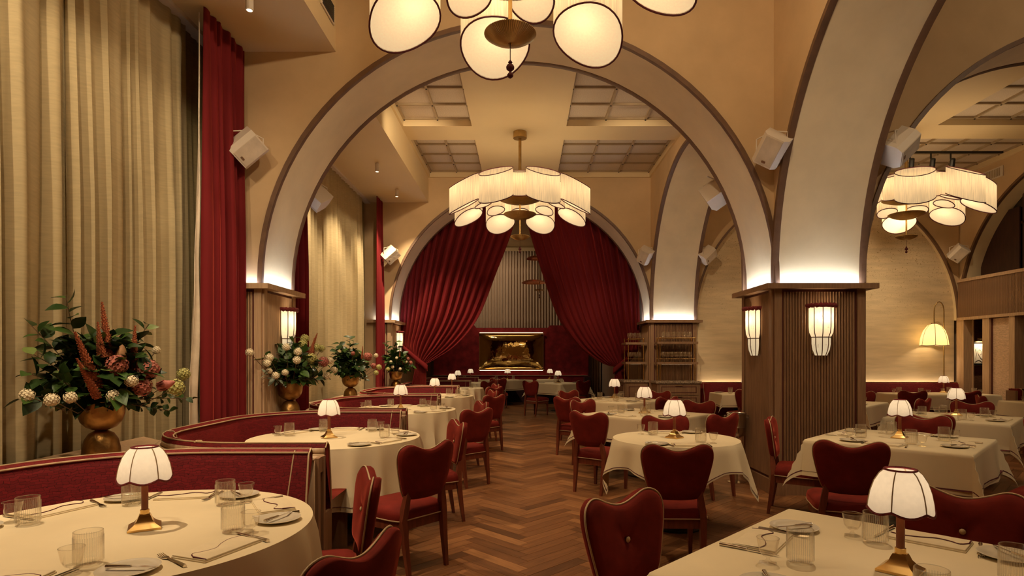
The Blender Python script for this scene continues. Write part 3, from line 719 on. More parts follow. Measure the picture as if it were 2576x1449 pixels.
def booth(yc, half, label, xl):
    t = thing('booth', label, 'booth', (0, yc, 0), 0, 'curved velvet booths by the windows')
    def U(i): return sub(u_path(half, BXA, xl, BR, i), 3)
    # upholstered back: rounded section swept around the U
    sec = [(.17, .40), (.155, .60), (.125, ZBK-.07), (.115, ZBK-.02), (.10, ZBK), (.06, ZBK+.004), (.045, ZBK-.005), (.042, ZBK-.04)]
    paths = [U(i) for i, z in sec]; mb = MB(); n = len(paths[0])
    L_ = [0]
    for a, b in zip(paths[0][:-1], paths[0][1:]): L_.append(L_[-1]+sqrt((a[0]-b[0])**2+(a[1]-b[1])**2))
    V_ = [(x, y, sec[k][1]) for k, pp in enumerate(paths) for x, y in pp]; m = len(sec)
    F_ = [(k*n+i, k*n+i+1, (k+1)*n+i+1, (k+1)*n+i) for k in range(m-1) for i in range(n-1)]
    F_ += [tuple(k*n for k in range(m)), tuple(k*n+n-1 for k in range(m-1, -1, -1))]
    o = mb.add(V_, F_).build('backrest', 'booth_velvet', t, smooth=60)
    sl = [0]
    for k in range(1, m): sl.append(sl[-1]+sqrt((sec[k][0]-sec[k-1][0])**2+(sec[k][1]-sec[k-1][1])**2))
    uv = o.data.uv_layers.new(name='UVMap')
    for lp in o.data.loops:
        k, i = divmod(lp.vertex_index, n); uv.data[lp.index].uv = (L_[i], sl[k]*1.0)
    # cream piping: along the top inner edge and down the front of each arm
    pp = U(.118); MB().tube([(x, y, ZBK-.012) for x, y in pp], .0065, 6).build('piping', 'piping', t, smooth=60)
    pp = U(.05); MB().tube([(x, y, ZBK+.004) for x, y in pp], .005, 6).build('piping', 'piping', t, smooth=60)
    for s_ in (-1, 1):
        MB().tube([(BXA+.003-.03*0, s_*(half-i), z) for i, z in sec[:4]]+[(BXA+.003, s_*(half-.08), ZBK+.006), (BXA+.003, s_*(half-.045), ZBK-.03)], .006, 6).build('piping', 'piping', t, smooth=60)
        # inset seam where the arm cushion ends
        xx = BXA-.13; MB().tube([(xx-.0+.09*(z-.4), s_*(half-i+.0005), z) for i, z in sec[:5]], .0042, 6).build('seam', 'piping', t, smooth=60)
    for q in (13, 30):
        if q < n: MB().tube([(paths[k][q][0]*1, paths[k][q][1], sec[k][1]+.002) for k in range(0, 7)], .0065, 6).build('seam', 'piping', t, smooth=60)
    # outer wooden shell with a rim
    mb = MB(); strip_wall(mb, U(.0), U(.0), 0, ZBK-.075); strip_wall(mb, U(.0), U(.045), ZBK-.075, ZBK-.075); strip_wall(mb, U(.045), U(.045), ZBK-.075, ZBK-.03)
    mb.build('shell', 'oak_pale', t, smooth=40, solid=.012)
    # framed end panel of each arm
    for s_ in (-1, 1):
        y0, y1 = (s_*half, s_*(half-.19)); ya, yb = min(y0, y1), max(y0, y1)
        MB().box(BXA-.02, BXA+.0, ya, yb, 0, .40).build('end_panel', 'oak', t)
    # seat cushion ring and its base
    mb = MB(); a, b = U(.16), U(.60); strip_wall(mb, a, b, .455, .46); strip_wall(mb, b, U(.62), .46, .44); strip_wall(mb, U(.62), U(.62), .44, .36); mb.build('seat_cushion', 'velvet', t, smooth=50)
    mb = MB(); strip_wall(mb, U(.56), U(.56), .36, .0); mb.build('plinth', 'oak', t, smooth=50)
    return t
BY = [2.52+2.75*i for i in range(6)]
for i, (yc, nm) in enumerate(zip(BY, ('nearest', 'second', 'third', 'fourth', 'fifth', 'sixth'))):
    booth(yc, 1.30, '%s curved red velvet booth along the window wall, counted from the front' % nm, -2.745 if i in (2, 4) else BXL)
# wood fins and ledge between neighbouring booths
for i in range(5):
    y = (BY[i]+BY[i+1])/2
    t = thing('booth_divider', '%s oak divider between two neighbouring booth backs' % ('nearest', 'second', 'third', 'fourth', 'fifth')[i], 'divider', (0, y, 0), 0, 'dividers between the booths')
    MB().box(BXA-.9, BXA-.012, -.068, .068, 0, .78).build('core', 'dark_wood', t)
    MB().box(BXA-.01, BXA+.022, -.068, -.030, 0, .80).build('stile', 'oak', t); MB().box(BXA-.01, BXA+.022, .030, .068, 0, .80).build('stile', 'oak', t)
    MB().box(BXA-.01, BXA+.018, -.030, .030, 0, .08).build('rail', 'oak', t); MB().box(BXA-.01, BXA+.018, -.030, .030, .70, .80).build('rail', 'oak', t)
    # ledge filling the triangle behind the two rounded backs
    q = [(-3.12, -1.0), (BXL+.02, -.78)] + [(x, y_) for x, y_ in loop_arc(BXL+BR, -.075-BR, BR-.01, pi, pi/2, 8)][1:] + [(BXA-.5, -.066), (BXA-.5, .066)] + loop_arc(BXL+BR, .075+BR, BR-.01, -pi/2, -pi, 8)[:-1] + [(BXL+.02, .78), (-3.12, 1.0)]
    MB().prism(q, .03, lambda a, b, c: (a, b, .77+c)).build('ledge', 'oak_pale', t)

# ================================================================== chairs
def make_chair():
    t = thing('dining_chair', '', 'chair')
    half = [(0, .497), (.09, .500), (.150, .512), (.182, .555), (.205, .63), (.226, .715), (.238, .785), (.230, .838), (.196, .868), (.150, .873), (.095, .852), (.045, .834), (0, .828)]
    outl = half + [(-x, z) for x, z in half[-2:0:-1]]
    ol = catmull(outl, 3)
    n = len(ol); cz = .69
    def warp(x, y, z): return (x, y-.225-(z-.46)*.16+.55*x*x, z)
    # outline at y=0 is the seam; front bulges to +y, back to -y
    def shell(rings):
        v = []; f = []
        for s_, yy in rings:
            for x, z in ol: v.append(warp(x*s_, yy, cz+(z-cz)*s_))
        m = len(rings)
        for k in range(m-1):
            for i in range(n):
                j = (i+1) % n; f.append((k*n+i, k*n+j, (k+1)*n+j, (k+1)*n+i))
        f.append(tuple((m-1)*n+i for i in range(n))); return v, f
    mb = MB()
    v, f = shell([(1, 0), (.985, .018), (.93, .032), (.8, .040), (.5, .044), (.2, .042), (.07, .034), (.03, .028)]); mb.add(v, f)
    v, f = shell([(1, 0), (.99, -.014), (.95, -.024), (.7, -.028), (.3, -.029)]); mb.add(v, [tuple(reversed(q)) for q in f])
    mb.build('backrest', 'velvet', t, smooth=70)
    MB().tube([warp(x*1.004, .016, cz+(z-cz)*1.004) for x, z in ol], .0042, 6, closed=True).build('piping', 'piping', t, smooth=60)
    p = warp(0, .036, cz); b = MB().lathe([(.0, 0), (.011, .001), (.013, .005), (.008, .010), (0, .012)], 10).build('button', 'piping', t, smooth=60)
    b.location = p; b.rotation_euler = (-pi/2, 0, 0)
    # seat
    so = catmull([(-.205, -.20), (-.10, -.215), (.10, -.215), (.205, -.20), (.235, 0), (.245, .16), (.215, .235), (.1, .25), (-.1, .25), (-.215, .235), (-.245, .16), (-.235, 0)], 3)
    n2 = len(so); v = []; f = []; rings = [(.985, .360), (1, .375), (1.0, .400), (.97, .425), (.85, .445), (.55, .457), (.2, .461)]
    for s_, z in rings: v += [(x*s_, y*s_+.01*(1-s_), z) for x, y in so]
    for k in range(len(rings)-1):
        for i in range(n2): j = (i+1) % n2; f.append((k*n2+i, k*n2+j, (k+1)*n2+j, (k+1)*n2+i))
    f.append(tuple((len(rings)-1)*n2+i for i in range(n2))); f.append(tuple(range(n2-1, -1, -1)))
    MB().add(v, f).build('seat', 'velvet', t, smooth=70)
    MB().tube([(x*1.006, y*1.006, .367) for x, y in so], .0042, 6, closed=True).build('piping', 'piping', t, smooth=60)
    # apron
    v = [(x*.96, y*.96, z) for z in (.30, .363) for x, y in so]
    MB().add(v, [(i, (i+1) % n2, n2+(i+1) % n2, n2+i) for i in range(n2)]+[tuple(range(n2-1, -1, -1)), tuple(n2+i for i in range(n2))]).build('apron', 'mahogany', t, smooth=40)
    def leg(path, w0):
        # square tapered leg through (x, y, z, half width)
        v = []; f = []
        for x, y, z, w_ in path:
            for sx, sy in ((-1, -1), (1, -1), (1, 1), (-1, 1)): v.append((x+sx*w_, y+sy*w_, z))
        for k in range(len(path)-1):
            for i in range(4): j = (i+1) % 4; f.append((k*4+i, k*4+j, k*4+4+j, k*4+4+i))
        f.append((3, 2, 1, 0)); e = (len(path)-1)*4; f.append((e, e+1, e+2, e+3))
        MB().add(v, f).build('leg', 'mahogany', t)
    for s_ in (-1, 1):
        leg([(s_*.195, .205, 0, .0125), (s_*.195, .205, .2, .017), (s_*.195, .20, .365, .021)], 0)
        leg([(s_*.165, -.265, 0, .0125), (s_*.172, -.235, .2, .018), (s_*.178, -.215, .37, .022), (s_*.165, -.222, .45, .022), (s_*.150, -.235, .56, .016)], 0)
    return t
CH = make_chair()
def chair(x, y, fx, fy, label, group='red velvet dining chairs'):
    """x, y: where the backrest stands; fx, fy: the way it faces"""
    l = sqrt(fx*fx+fy*fy); fx /= l; fy /= l
    place(CH, (x+fx*.25, y+fy*.25, 0), atan2(-fx, fy), label, group)
# ================================================================== tables and cloths
ZT = .75
def cloth(label, loc, rz, R=None, sq=None, half=None, drop=.47, seed=1, name='tablecloth'):
    """white cloth: over a round top of radius R or a square top of half size sq.
    half: half side of a square cloth; otherwise a round cloth hanging by drop"""
    rr = random.Random(seed); ph = [rr.uniform(0, 6.28) for _ in range(5)]
    t = thing(name, label, 'tablecloth', loc, rz); th = .004
    if R:
        nf = rr.choice((18, 20, 22)) if half is None else 8
        NA = 144
        def pos(a, f):
            """a angle, f: 0..1 on the top, 1..2 on the hanging part"""
            if f <= 1: return (R*f*cos(a), R*f*sin(a), ZT+th)
            if half is None: d = drop
            else: d = half/max(abs(cos(a)), abs(sin(a)))-R
            g = (f-1); l = d*g
            amp = .17*g**.7*(.75+.25*sin(2*a+ph[1]))*(.7+.3*sin(5*a+ph[3]))
            q_ = nf*a+ph[0]+.9*sin(2*a+ph[2])+.5*sin(3*a+ph[4]); fold = .62-1.1*abs(sin(q_/2))**.8 if nf % 2 == 0 else sin(q_)+.28*sin(2*q_+1)
            if half is not None:
                cr_ = abs(sin(2*a)); amp = .05*g*(d/.3); fold = .55*sin(9*a+ph[0])+.3*sin(17*a+ph[1])+.9*(cr_**2-.5)
            r = R+.012*min(1, g*8)+.045*g*(1 if half is None else 1.2)+amp*fold*(.9)
            z = ZT+th-.010*min(1, g*6)-l*.985+(.0 if half is None else 0)
            return (r*cos(a), r*sin(a), z)
        fs = [.0, .4, .8, .95, 1.0, 1.02, 1.06, 1.15, 1.3, 1.45, 1.6, 1.75, 1.9, 2.0]
        V_ = [(0, 0, ZT+th)]; F_ = []
        for f in fs[1:]: V_ += [pos(2*pi*i/NA, f) for i in range(NA)]
        F_ += [(0, 1+i, 1+(i+1) % NA) for i in range(NA)]
        for k in range(len(fs)-2):
            for i in range(NA): j = (i+1) % NA; F_.append((1+k*NA+i, 1+(k+1)*NA+i, 1+(k+1)*NA+j, 1+k*NA+j))
        MB().add(V_, F_).build('cloth', 'linen', t, smooth=60)
        def off(p, e): return (p[0]*(1+e), p[1]*(1+e), p[2])
        dd = .05
        mb = MB(); a_ = [off(pos(2*pi*i/NA, 1.915), .004/R) for i in range(NA)]; b_ = [off(pos(2*pi*i/NA, 1.925 if half is None else 1.94), .004/R) for i in range(NA)]
        mb.add(a_+b_, [(i, NA+i, NA+(i+1) % NA, (i+1) % NA) for i in range(NA)]); mb.build('hem_stripe', 'burgundy', t)
        return t
    # square top, square cloth
    h = sq; e = half; k_in = 6; hs = [-h+2*h*i/k_in for i in range(k_in+1)]
    dr = e-h; outs = [h+dr*q for q in (.04, .12, .3, .5, .7, .86, .9, 1.0)]
    cs = [-q for q in reversed(outs)]+hs+outs; n = len(cs)
    def pos(s_, t_, lift=0):
        a = max(abs(s_)-h, 0); b = max(abs(t_)-h, 0); r = sqrt(a*a+b*b); sx = 1 if s_ >= 0 else -1; sy = 1 if t_ >= 0 else -1
        x = max(-h, min(h, s_)); y = max(-h, min(h, t_)); z = ZT+th-r*.99
        if r > 0:
            phi = atan2(b, a); fl = .10+.04*sin(ph[0]+3*(s_+t_))
            bul = .34*sin(2*phi)**2
            dx, dy = cos(phi)*fl*r+bul*r*.7, sin(phi)*fl*r+bul*r*.7
            if a == 0: dx = 0
            if b == 0: dy = 0
            wv = .018*(r/dr)
            if b == 0: dx += wv*sin(9*t_+ph[1]); 
            if a == 0: dy += wv*sin(9*s_+ph[2])
            x += sx*(dx+.006+lift); y += sy*(dy+.006+lift)
            if b == 0: y = t_
            if a == 0: x = s_
        return (x, y, z)
    V_ = [pos(s_, t_) for t_ in cs for s_ in cs]; F_ = [(j*n+i, j*n+i+1, (j+1)*n+i+1, (j+1)*n+i) for j in range(n-1) for i in range(n-1)]
    MB().add(V_, F_).build('cloth', 'linen', t, smooth=60)
    q0, q1 = h+dr*.87, h+dr*.90; mb = MB()
    lin = [-q0]+[c_ for c_ in cs if abs(c_) < q0-.01]+[q0]
    for ax in (0, 1):
        for sg in (-1, 1):
            A = [pos(*((u, sg*q0) if ax == 0 else (sg*q0, u)), lift=.003) for u in lin]; B = [pos(*((u*q1/q0, sg*q1) if ax == 0 else (sg*q1, u*q1/q0)), lift=.003) for u in lin]
            m = len(lin); mb.add(A+B, [(i, i+1, m+i+1, m+i) for i in range(m-1)])
    mb.build('hem_stripe', 'burgundy', t); return t
def table(label, loc, rz, R=None, sq=None, group=None, four=False):
    t = thing('dining_table', label, 'table', loc, rz, group)
    if R: MB().lathe([(R-.008, 0), (R-.004, .004), (R-.004, .02), (R-.01, .028)], 40, (0, 0, ZT-.032)).build('tabletop', 'dark_wood', t, smooth=40)
    else: MB().box(-sq+.004, sq-.004, -sq+.004, sq-.004, ZT-.034, ZT-.003).build('tabletop', 'dark_wood', t)
    MB().lathe([(.035, .03), (.035, ZT-.034)], 16).build('pedestal', 'black_metal', t, smooth=40)
    MB().lathe([(.22, 0), (.22, .012), (.12, .03), (.05, .045)], 28).build('foot', 'black_metal', t, smooth=30)
    return t
SEATS = []      # (table phrase, seat phrase, position, facing angle, detail)
def round_table(phrase, x, y, R, drop, seats, detail, seed, half=None, lamp=None, group=None):
    table('round pedestal table under the cloth of the %s' % phrase, (x, y, 0), 0, R=R)
    cloth('white cloth with burgundy stripe draped over the %s' % phrase, (x, y, 0), 0 if half is None else R_(33), R=R, half=half, drop=drop, seed=seed)
    for nm, deg in seats: SEATS.append((phrase, nm, x, y, R, R_(deg), detail, 'round'))
    if lamp: LAMPS.append((lamp[0], lamp[1], ZT+.005, phrase))
def square_table(phrase, x, y, rz, seats, detail, seed, lamp=None, sq=.575, half=.875):
    table('square pedestal table under the cloth of the %s' % phrase, (x, y, 0), rz, sq=sq)
    cloth('white cloth with burgundy stripe draped over the %s' % phrase, (x, y, 0), rz, sq=sq, half=half, seed=seed)
    for nm, deg in seats: SEATS.append((phrase, nm, x, y, sq, R_(deg), detail, 'square'))
    if lamp: LAMPS.append((lamp[0], lamp[1], ZT+.005, phrase))
LAMPS = []
BT = [('nearest booth table', BY[0]-.10, -1.62), ('second booth table', BY[1]-.07, -1.64), ('third booth table', BY[2]-.05, -1.64), ('fourth booth table', BY[3], -1.64), ('fifth booth table', BY[4], -1.64), ('sixth booth table', BY[5], -1.64)]
six = [('front right seat', -28), ('right seat', 38), ('back seat', 98), ('back left seat', 150), ('left seat', 208), ('front seat', 268)]
round_table(*[BT[0][0], BT[0][2], BT[0][1]], .72, .47, six, 3, 1, lamp=(-1.545, 2.43))
round_table(*[BT[1][0], BT[1][2], BT[1][1]], .72, .47, six[:4], 3, 2, lamp=(-1.69, 5.17))
round_table(*[BT[2][0], BT[2][2], BT[2][1]], .72, .47, six[:4], 2, 3, lamp=(-1.65, 7.98))
round_table(*[BT[3][0], BT[3][2], BT[3][1]], .72, .47, [six[0], six[1]], 2, 4, lamp=(-1.57, 10.5))
round_table(*[BT[4][0], BT[4][2], BT[4][1]], .72, .47, [six[0]], 1, 5, lamp=(-1.62, 13.4))
round_table(*[BT[5][0], BT[5][2], BT[5][1]], .72, .47, [], 1, 6, lamp=(-1.84, 16.6))
D4 = [('front left seat', 225), ('back left seat', 135), ('back right seat', 45), ('front right seat', 315)]
round_table('small round aisle table', 1.30, 5.12, .53, .3, [('front seat', 270), ('back seat', 90)], 3, 7, half=.735, lamp=(1.30, 5.15))
square_table('nearest right table', 1.22, 1.93, pi/4, D4, 3, 8, lamp=(1.225, 1.94))
square_table('middle square aisle table', 1.5, 7.36, pi/4, D4, 2, 9, lamp=(1.5, 7.42))
square_table('far square aisle table', 1.55, 9.78, pi/4, D4, 2, 10, lamp=(1.55, 10.2))
square_table('table right of the column', 3.2, 5.07, pi/4, D4, 3, 11, lamp=(3.24, 5.14))
square_table('second table right of the column', 5.0, 6.95, pi/4, D4, 2, 12, lamp=(5.17, 7.13))
square_table('table half hidden behind the column', 4.83, 9.25, pi/4, [D4[3]], 1, 13)
square_table('service station banquette table', 4.1, 11.55, 0, [('left seat', 180)], 1, 14, sq=.38, half=.62, lamp=(4.42, 11.85))
square_table('left wall banquette table', 7.45, 11.45, 0, [('left front seat', 250), ('back left seat', 110)], 1, 15, sq=.42, half=.70)
square_table('right wall banquette table', 8.40, 11.45, 0, [('front seat', 270), ('back seat', 90)], 1, 16, sq=.42, half=.70, lamp=(8.27, 11.75))
square_table('table by the dark side booth', 8.05, 9.2, 0, [('back seat', 120)], 1, 17, sq=.40, half=.66)
square_table('stage table right of the centre', .95, 16.3, pi/4, [('left seat', 225), ('right seat', 45)], 1, 18, lamp=(.94, 16.4))
square_table('middle stage banquette table', -.55, 18.5, pi/4, [('left seat', 160), ('right seat', 20)], 1, 19, lamp=(-.52, 18.9))
square_table('left stage banquette table', -1.75, 18.75, 0, [('left seat', 180)], 1, 20, sq=.36, half=.6, lamp=(-1.70, 19.0))
square_table('right stage banquette table', .82, 18.8, 0, [('right seat', 0)], 1, 21, sq=.40, half=.64, lamp=(.83, 19.0))

# ------------------------------------------------------------------ table lamps
def make_lamp():
    t = thing('table_lamp', '', 'table lamp')
    # square flared brass foot
    pr = [(.058, 0), (.058, .008), (.053, .012), (.038, .022), (.027, .036), (.022, .050), (.018, .058)]
    v = []; f = []
    for r, z in pr: v += [(sx*r, sy*r, z) for sx, sy in ((-1, -1), (1, -1), (1, 1), (-1, 1))]
    for k in range(len(pr)-1):
        for i in range(4): j = (i+1) % 4; f.append((k*4+i, k*4+j, k*4+4+j, k*4+4+i))
    f += [(3, 2, 1, 0), (24, 25, 26, 27)]
    MB().add(v, f).build('foot', 'brass', t, smooth=35)
    MB().lathe([(.0165, .055), (.0165, .075), (.0135, .077)], 16).build('collar', 'brass', t, smooth=40)
    MB().lathe([(.0125, .076), (.0125, .192)], 14).build('stem', 'lamp_stem', t, smooth=40)
    MB().lathe([(.0145, .190), (.0165, .194), (.0165, .212), (.012, .216)], 16).build('collar', 'brass', t, smooth=40)
    # six-panel scalloped shade
    prof = [(.047, .330), (.062, .316), (.077, .291), (.088, .258), (.094, .226), (.096, .207)]
    n = 48
    def P(i, j):
        a = 2*pi*i/n; q = (i % 8)/8; bow = 1-.045*(1-(2*q-1)**2)*0 - .03*(abs(2*q-1)**2)*-1 - .03
        r, z = prof[j]
        if j >= 3: z -= .014*sin(pi*q)*(j-2)/3
        return (r*bow*cos(a), r*bow*sin(a), z)
    MB().grid(P, n, len(prof)-1, wrap=True).build('shade', 'lamp_shade', t, smooth=50)
    for k in range(6): MB().tube([P(k*8, j) for j in range(len(prof))], .0022, 5).build('rib', 'piping', t)
    MB().tube([P(i, 0) for i in range(n)], .0038, 6, closed=True).build('top_trim', 'maroon_fringe', t)
    e = len(prof)-1; MB().tube([(P(i, e)[0], P(i, e)[1], P(i, e)[2]-.002) for i in range(n)], .0045, 6, closed=True).build('bottom_trim', 'maroon_fringe', t)
    MB().lathe([(.004, .2), (.012, .21), (.014, .222), (.008, .23)], 12).build('bulb_holder', 'brass', t, smooth=60)
    light('lamp_light', 'POINT', (0, 0, .262), .22, (1, .80, .56), t, .026)
    return t
LP = make_lamp()
for x, y, z, ph in LAMPS:
    place(LP, (x, y, z), random.Random(int(x*100)).uniform(.4, 1.1), 'lit scalloped lamp with brass foot on the %s' % ph, 'scalloped table lamps')

# ------------------------------------------------------------------ place settings
def one(name, cat, mb, m, smooth=50): return tag(mb.build(name, m, None, smooth=smooth), '', cat)
mb = MB(); NT = 40
pr = [(.030, .002), (.040, .003), (.0425, .012), (.043, .04), (.043, .115), (.0415, .1165), (.040, .115), (.0400, .04), (.0395, .014), (.030, .008)]
TUM = one('tumbler', 'tumbler', mb.lathe(pr, NT), 'glass')
rb = MB()
for i in range(0, NT): 
    a = 2*pi*i/NT; rb.tube([(.0433*cos(a), .0433*sin(a), .014), (.0433*cos(a), .0433*sin(a), .10)], .0011, 4, cap=False)
rb.build('ribs', 'glass_ribs', TUM, kind='stuff')
MB().tube([(.0415*cos(2*pi*i/32), .0415*sin(2*pi*i/32), .1155) for i in range(32)], .0014, 5, closed=True).build('rim', 'glass_ribs', TUM)
pr = [(.028, 0), (.029, .003), (.012, .008), (.006, .014), (.006, .022), (.020, .028), (.029, .042), (.033, .065), (.037, .086), (.0355, .087), (.0315, .066), (.0275, .043), (.018, .031)]
CUP = one('footed_glass', 'glass', MB().lathe(pr, 28), 'glass')
MB().tube([(.0362*cos(2*pi*i/28), .0362*sin(2*pi*i/28), .0865) for i in range(28)], .0013, 5, closed=True).build('rim', 'glass_ribs', CUP)
PLT = one('side_plate', 'plate', MB().lathe([(.05, 0), (.055, .003), (.075, .008), (.092, .013), (.093, .015), (.088, .0155), (.066, .010), (.058, .0065), (.0001, .006)], 36), 'porcelain')
def cutlery(kind):
    mb = MB()
    if kind == 'fork':
        mb.tube([(0, -.095, .004), (0, -.05, .006), (0, .0, .007), (0, .035, .005)], [.007, .0055, .0035, .004], 6)
        mb.add([(-.004, .03, .004), (.004, .03, .004), (.011, .05, .002), (.011, .062, .002), (-.011, .062, .002), (-.011, .05, .002)]+[(-.004, .03, .007), (.004, .03, .007), (.011, .05, .005), (.011, .062, .005), (-.011, .062, .005), (-.011, .05, .005)],
               [(5, 4, 3, 2, 1, 0), (6, 7, 8, 9, 10, 11)]+[(i, (i+1) % 6, 6+(i+1) % 6, 6+i) for i in range(6)])
        for k in range(4): mb.tube([(-.009+.006*k, .06, .0035), (-.009+.006*k, .085, .006), (-.0085+.0057*k, .098, .009)], [.002, .0018, .001], 4)
    else:
        L_ = .105 if kind == 'table_knife' else .085
        mb.tube([(0, -L_, .006), (0, -L_*.5, .0065), (0, -.005, .006)], [.0075, .0065, .005], 8)
        w_ = .009 if kind == 'table_knife' else .008
        q = [(-.004, -.004), (.004, -.004), (w_*.6, L_*.3), (w_*.55, L_*.8), (0, L_), (-w_*.6, L_*.75), (-w_*.6, L_*.2)]
        mb.prism(q, .0022, lambda a, b, c: (a, b, .004+c))
    return mb
FRK = one('fork', 'fork', cutlery('fork'), 'silver'); KNF = one('table_knife', 'knife', cutlery('table_knife'), 'silver'); BKN = one('butter_knife', 'knife', cutlery('butter_knife'), 'silver')
def make_napkin():
    mb = MB(); W_, D_ = .125, .078
    def pad(w_, d_, z0, z1):
        q = [(-w_, -d_), (w_, -d_), (w_, d_), (-w_, d_)]; rg = [(1, z0), (1.006, (z0+z1)/2), (1, z1-.0008), (.985, z1)]
        v = [(x*f, y*f, z) for f, z in rg for x, y in q]
        mb.add(v, [(k*4+i, k*4+(i+1) % 4, k*4+4+(i+1) % 4, k*4+4+i) for k in range(3) for i in range(4)]+[(3, 2, 1, 0), (12, 13, 14, 15)])
    pad(W_, D_, 0, .0055); pad(W_-.002, D_-.003, .006, .011)
    o = one('napkin', 'napkin', mb, 'napkin', 70)
    # top fold with the burgundy edge wandering across it
    fl_ = MB(); edge = catmull([(-.112, -.02), (-.07, -.030), (-.02, -.012), (.02, .012), (.06, .004), (.09, -.012), (.111, .02)], 3, False)
    m = len(edge)-1
    def Q(i, j):
        x, y = edge[i]; x *= 1.09; v = j/4; yy = .075+(y-.075)*v
        return (x*(1-.02*(1-v)), yy, .0112+.006*sin(pi*min(1, v*1.02))*(1-abs(x/.125)**6)+.003*v*v)
    fl_.grid(Q, m, 4).build('flap', 'napkin', o, smooth=70)
    MB().tube([(Q(i, 4)[0], Q(i, 4)[1], Q(i, 4)[2]-.001) for i in range(m+1)], .002, 5).build('border', 'burgundy', o)
    MB().tube([(Q(m, j)[0], Q(m, j)[1], Q(m, j)[2]-.0005) for j in range(5)], .0026, 5).build('border', 'burgundy', o)
    return o
NAP = make_napkin()
def setting(phrase, seat, x, y, R, a, detail, shape):
    rr = random.Random(int(a*100)+int(x*70)+int(y*31)); zt = ZT+.0045
    od = (cos(a), sin(a)); lf = (sin(a), -cos(a))       # outward, and the guest's left
    def put(proto, out, left, rz, what, dz=0):
        out += rr.uniform(-.012, .012); left += rr.uniform(-.012, .012)
        px, py = x+od[0]*out+lf[0]*left, y+od[1]*out+lf[1]*left
        place(proto, (px, py, zt+dz), a-pi/2+rz+rr.uniform(-.18, .18), '%s at the %s of the %s' % (what, seat, phrase))
        return px, py
    big = R if shape == 'round' else R
    if R > .65:   # round six-seat tables: work in polar steps
        def pol(r, d): return (r*cos(R_(d)), -r*sin(R_(d)))
        lay = dict(nap=pol(R-.15, 0), plt=(pol(R-.13, -27)), frk=pol(R-.15, -15.5), knf=pol(R-.15, 15.5), tum=pol(.45, 22), cup=pol(.545, 20))
    elif R > .45: lay = dict(nap=(R-.13, 0), plt=(R-.15, .24), frk=(R-.13, .15), knf=(R-.13, -.15), tum=(R-.30, -.14), cup=(R-.24, -.23))
    else: lay = dict(nap=(R-.12, 0), plt=(R-.13, .18), frk=(R-.12, .11), knf=(R-.12, -.11), tum=(R-.24, -.10), cup=(R-.2, -.2))
    put(TUM, *lay['tum'], 0, 'ribbed tumbler')
    put(CUP, *lay['cup'], 0, 'small footed glass')
    put(PLT, *lay['plt'], 0, 'cream side plate')
    if detail >= 2:
        put(NAP, *lay['nap'], 0, 'folded napkin')
        put(BKN, lay['plt'][0]+.01, lay['plt'][1], rr.uniform(.4, 1.2), 'butter knife', .014)
    if detail >= 3:
        put(FRK, *lay['frk'], pi, 'silver fork'); put(KNF, *lay['knf'], pi, 'silver knife')
for s in SEATS: setting(*s)

# ------------------------------------------------------------------ chairs around the tables
for i, (a, b) in enumerate((((-.53, 1.87, -.93, .35), (-.79, 3.0, -.93, -.37)), ((-.66, 4.05, -.77, .63), (-.61, 5.42, -.92, -.38)), ((-.53, 6.72, -.72, .70), (-.56, 7.83, -.92, -.38)), ((-.46, 9.2, -.75, .66), (-.55, 10.5, -.93, -.36)), ((-.58, 11.75, -.75, .66), (-.62, 13.0, -.93, -.36)), ((-.90, 14.7, -.8, .6), (-.75, 15.9, -.93, -.3)))):
    ph = BT[i][0]
    chair(*a, 'red velvet chair at the front aisle side of the %s' % ph); chair(*b, 'red velvet chair at the back aisle side of the %s' % ph)
def diag(phrase, specs):
    for nm, x, y, fx, fy in specs: chair(x, y, fx, fy, 'red velvet chair at the %s of the %s' % (nm, phrase))
diag('nearest right table', [('back left side', .417, 2.51, .62, -.78), ('back right side', 1.93, 2.62, -.66, -.75)])
diag('small round aisle table', [('front', 1.02, 3.96, .03, 1), ('back', 1.40, 5.92, -.02, -1)])
diag('middle square aisle table', [('front left side', .686, 6.35, .63, .78), ('front right side', 2.05, 6.15, -.55, .83), ('back left side', .80, 8.15, .63, -.78), ('back right side', 2.35, 8.02, -.6, -.8)])
diag('far square aisle table', [('front left side', .63, 8.75, .63, .78), ('front right side', 2.1, 8.75, -.6, .8), ('back left side', .78, 10.5, .63, -.78), ('back right side', 2.35, 10.4, -.63, -.78)])
diag('table right of the column', [('front left side', 2.26, 4.12, .35, .94), ('back left side', 2.36, 5.68, .88, -.47), ('back right side', 3.98, 5.95, -.6, -.8), ('front right side', 4.05, 4.2, -.6, .8)])
diag('second table right of the column', [('front left side', 4.12, 6.10, .6, .8), ('back left side', 4.15, 7.85, .6, -.8), ('back right side', 5.9, 7.85, -.6, -.8)])
diag('table half hidden behind the column', [('front right side', 5.62, 8.4, -.6, .8), ('back right side', 5.75, 10.2, -.6, -.8)])
diag('left wall banquette table', [('front', 6.75, 10.35, .1, 1)])
diag('right wall banquette table', [('front', 7.75, 10.45, .2, 1)])
chair(6.95, 9.05, .9, -.4, 'red velvet chair turned sideways at the table by the dark side booth')
chair(4.66, 5.45, .85, -.5, 'dark velvet chair cut off by the right edge of the picture')
chair(4.05, 10.75, .0, 1, 'red velvet chair at the front of the table by the service station')
diag('stage table right of the centre', [('front left side', .16, 14.75, .6, .8), ('front right side', 1.5, 15.0, -.6, .8)])
diag('middle stage banquette table', [('front', -.72, 16.6, .05, 1)])
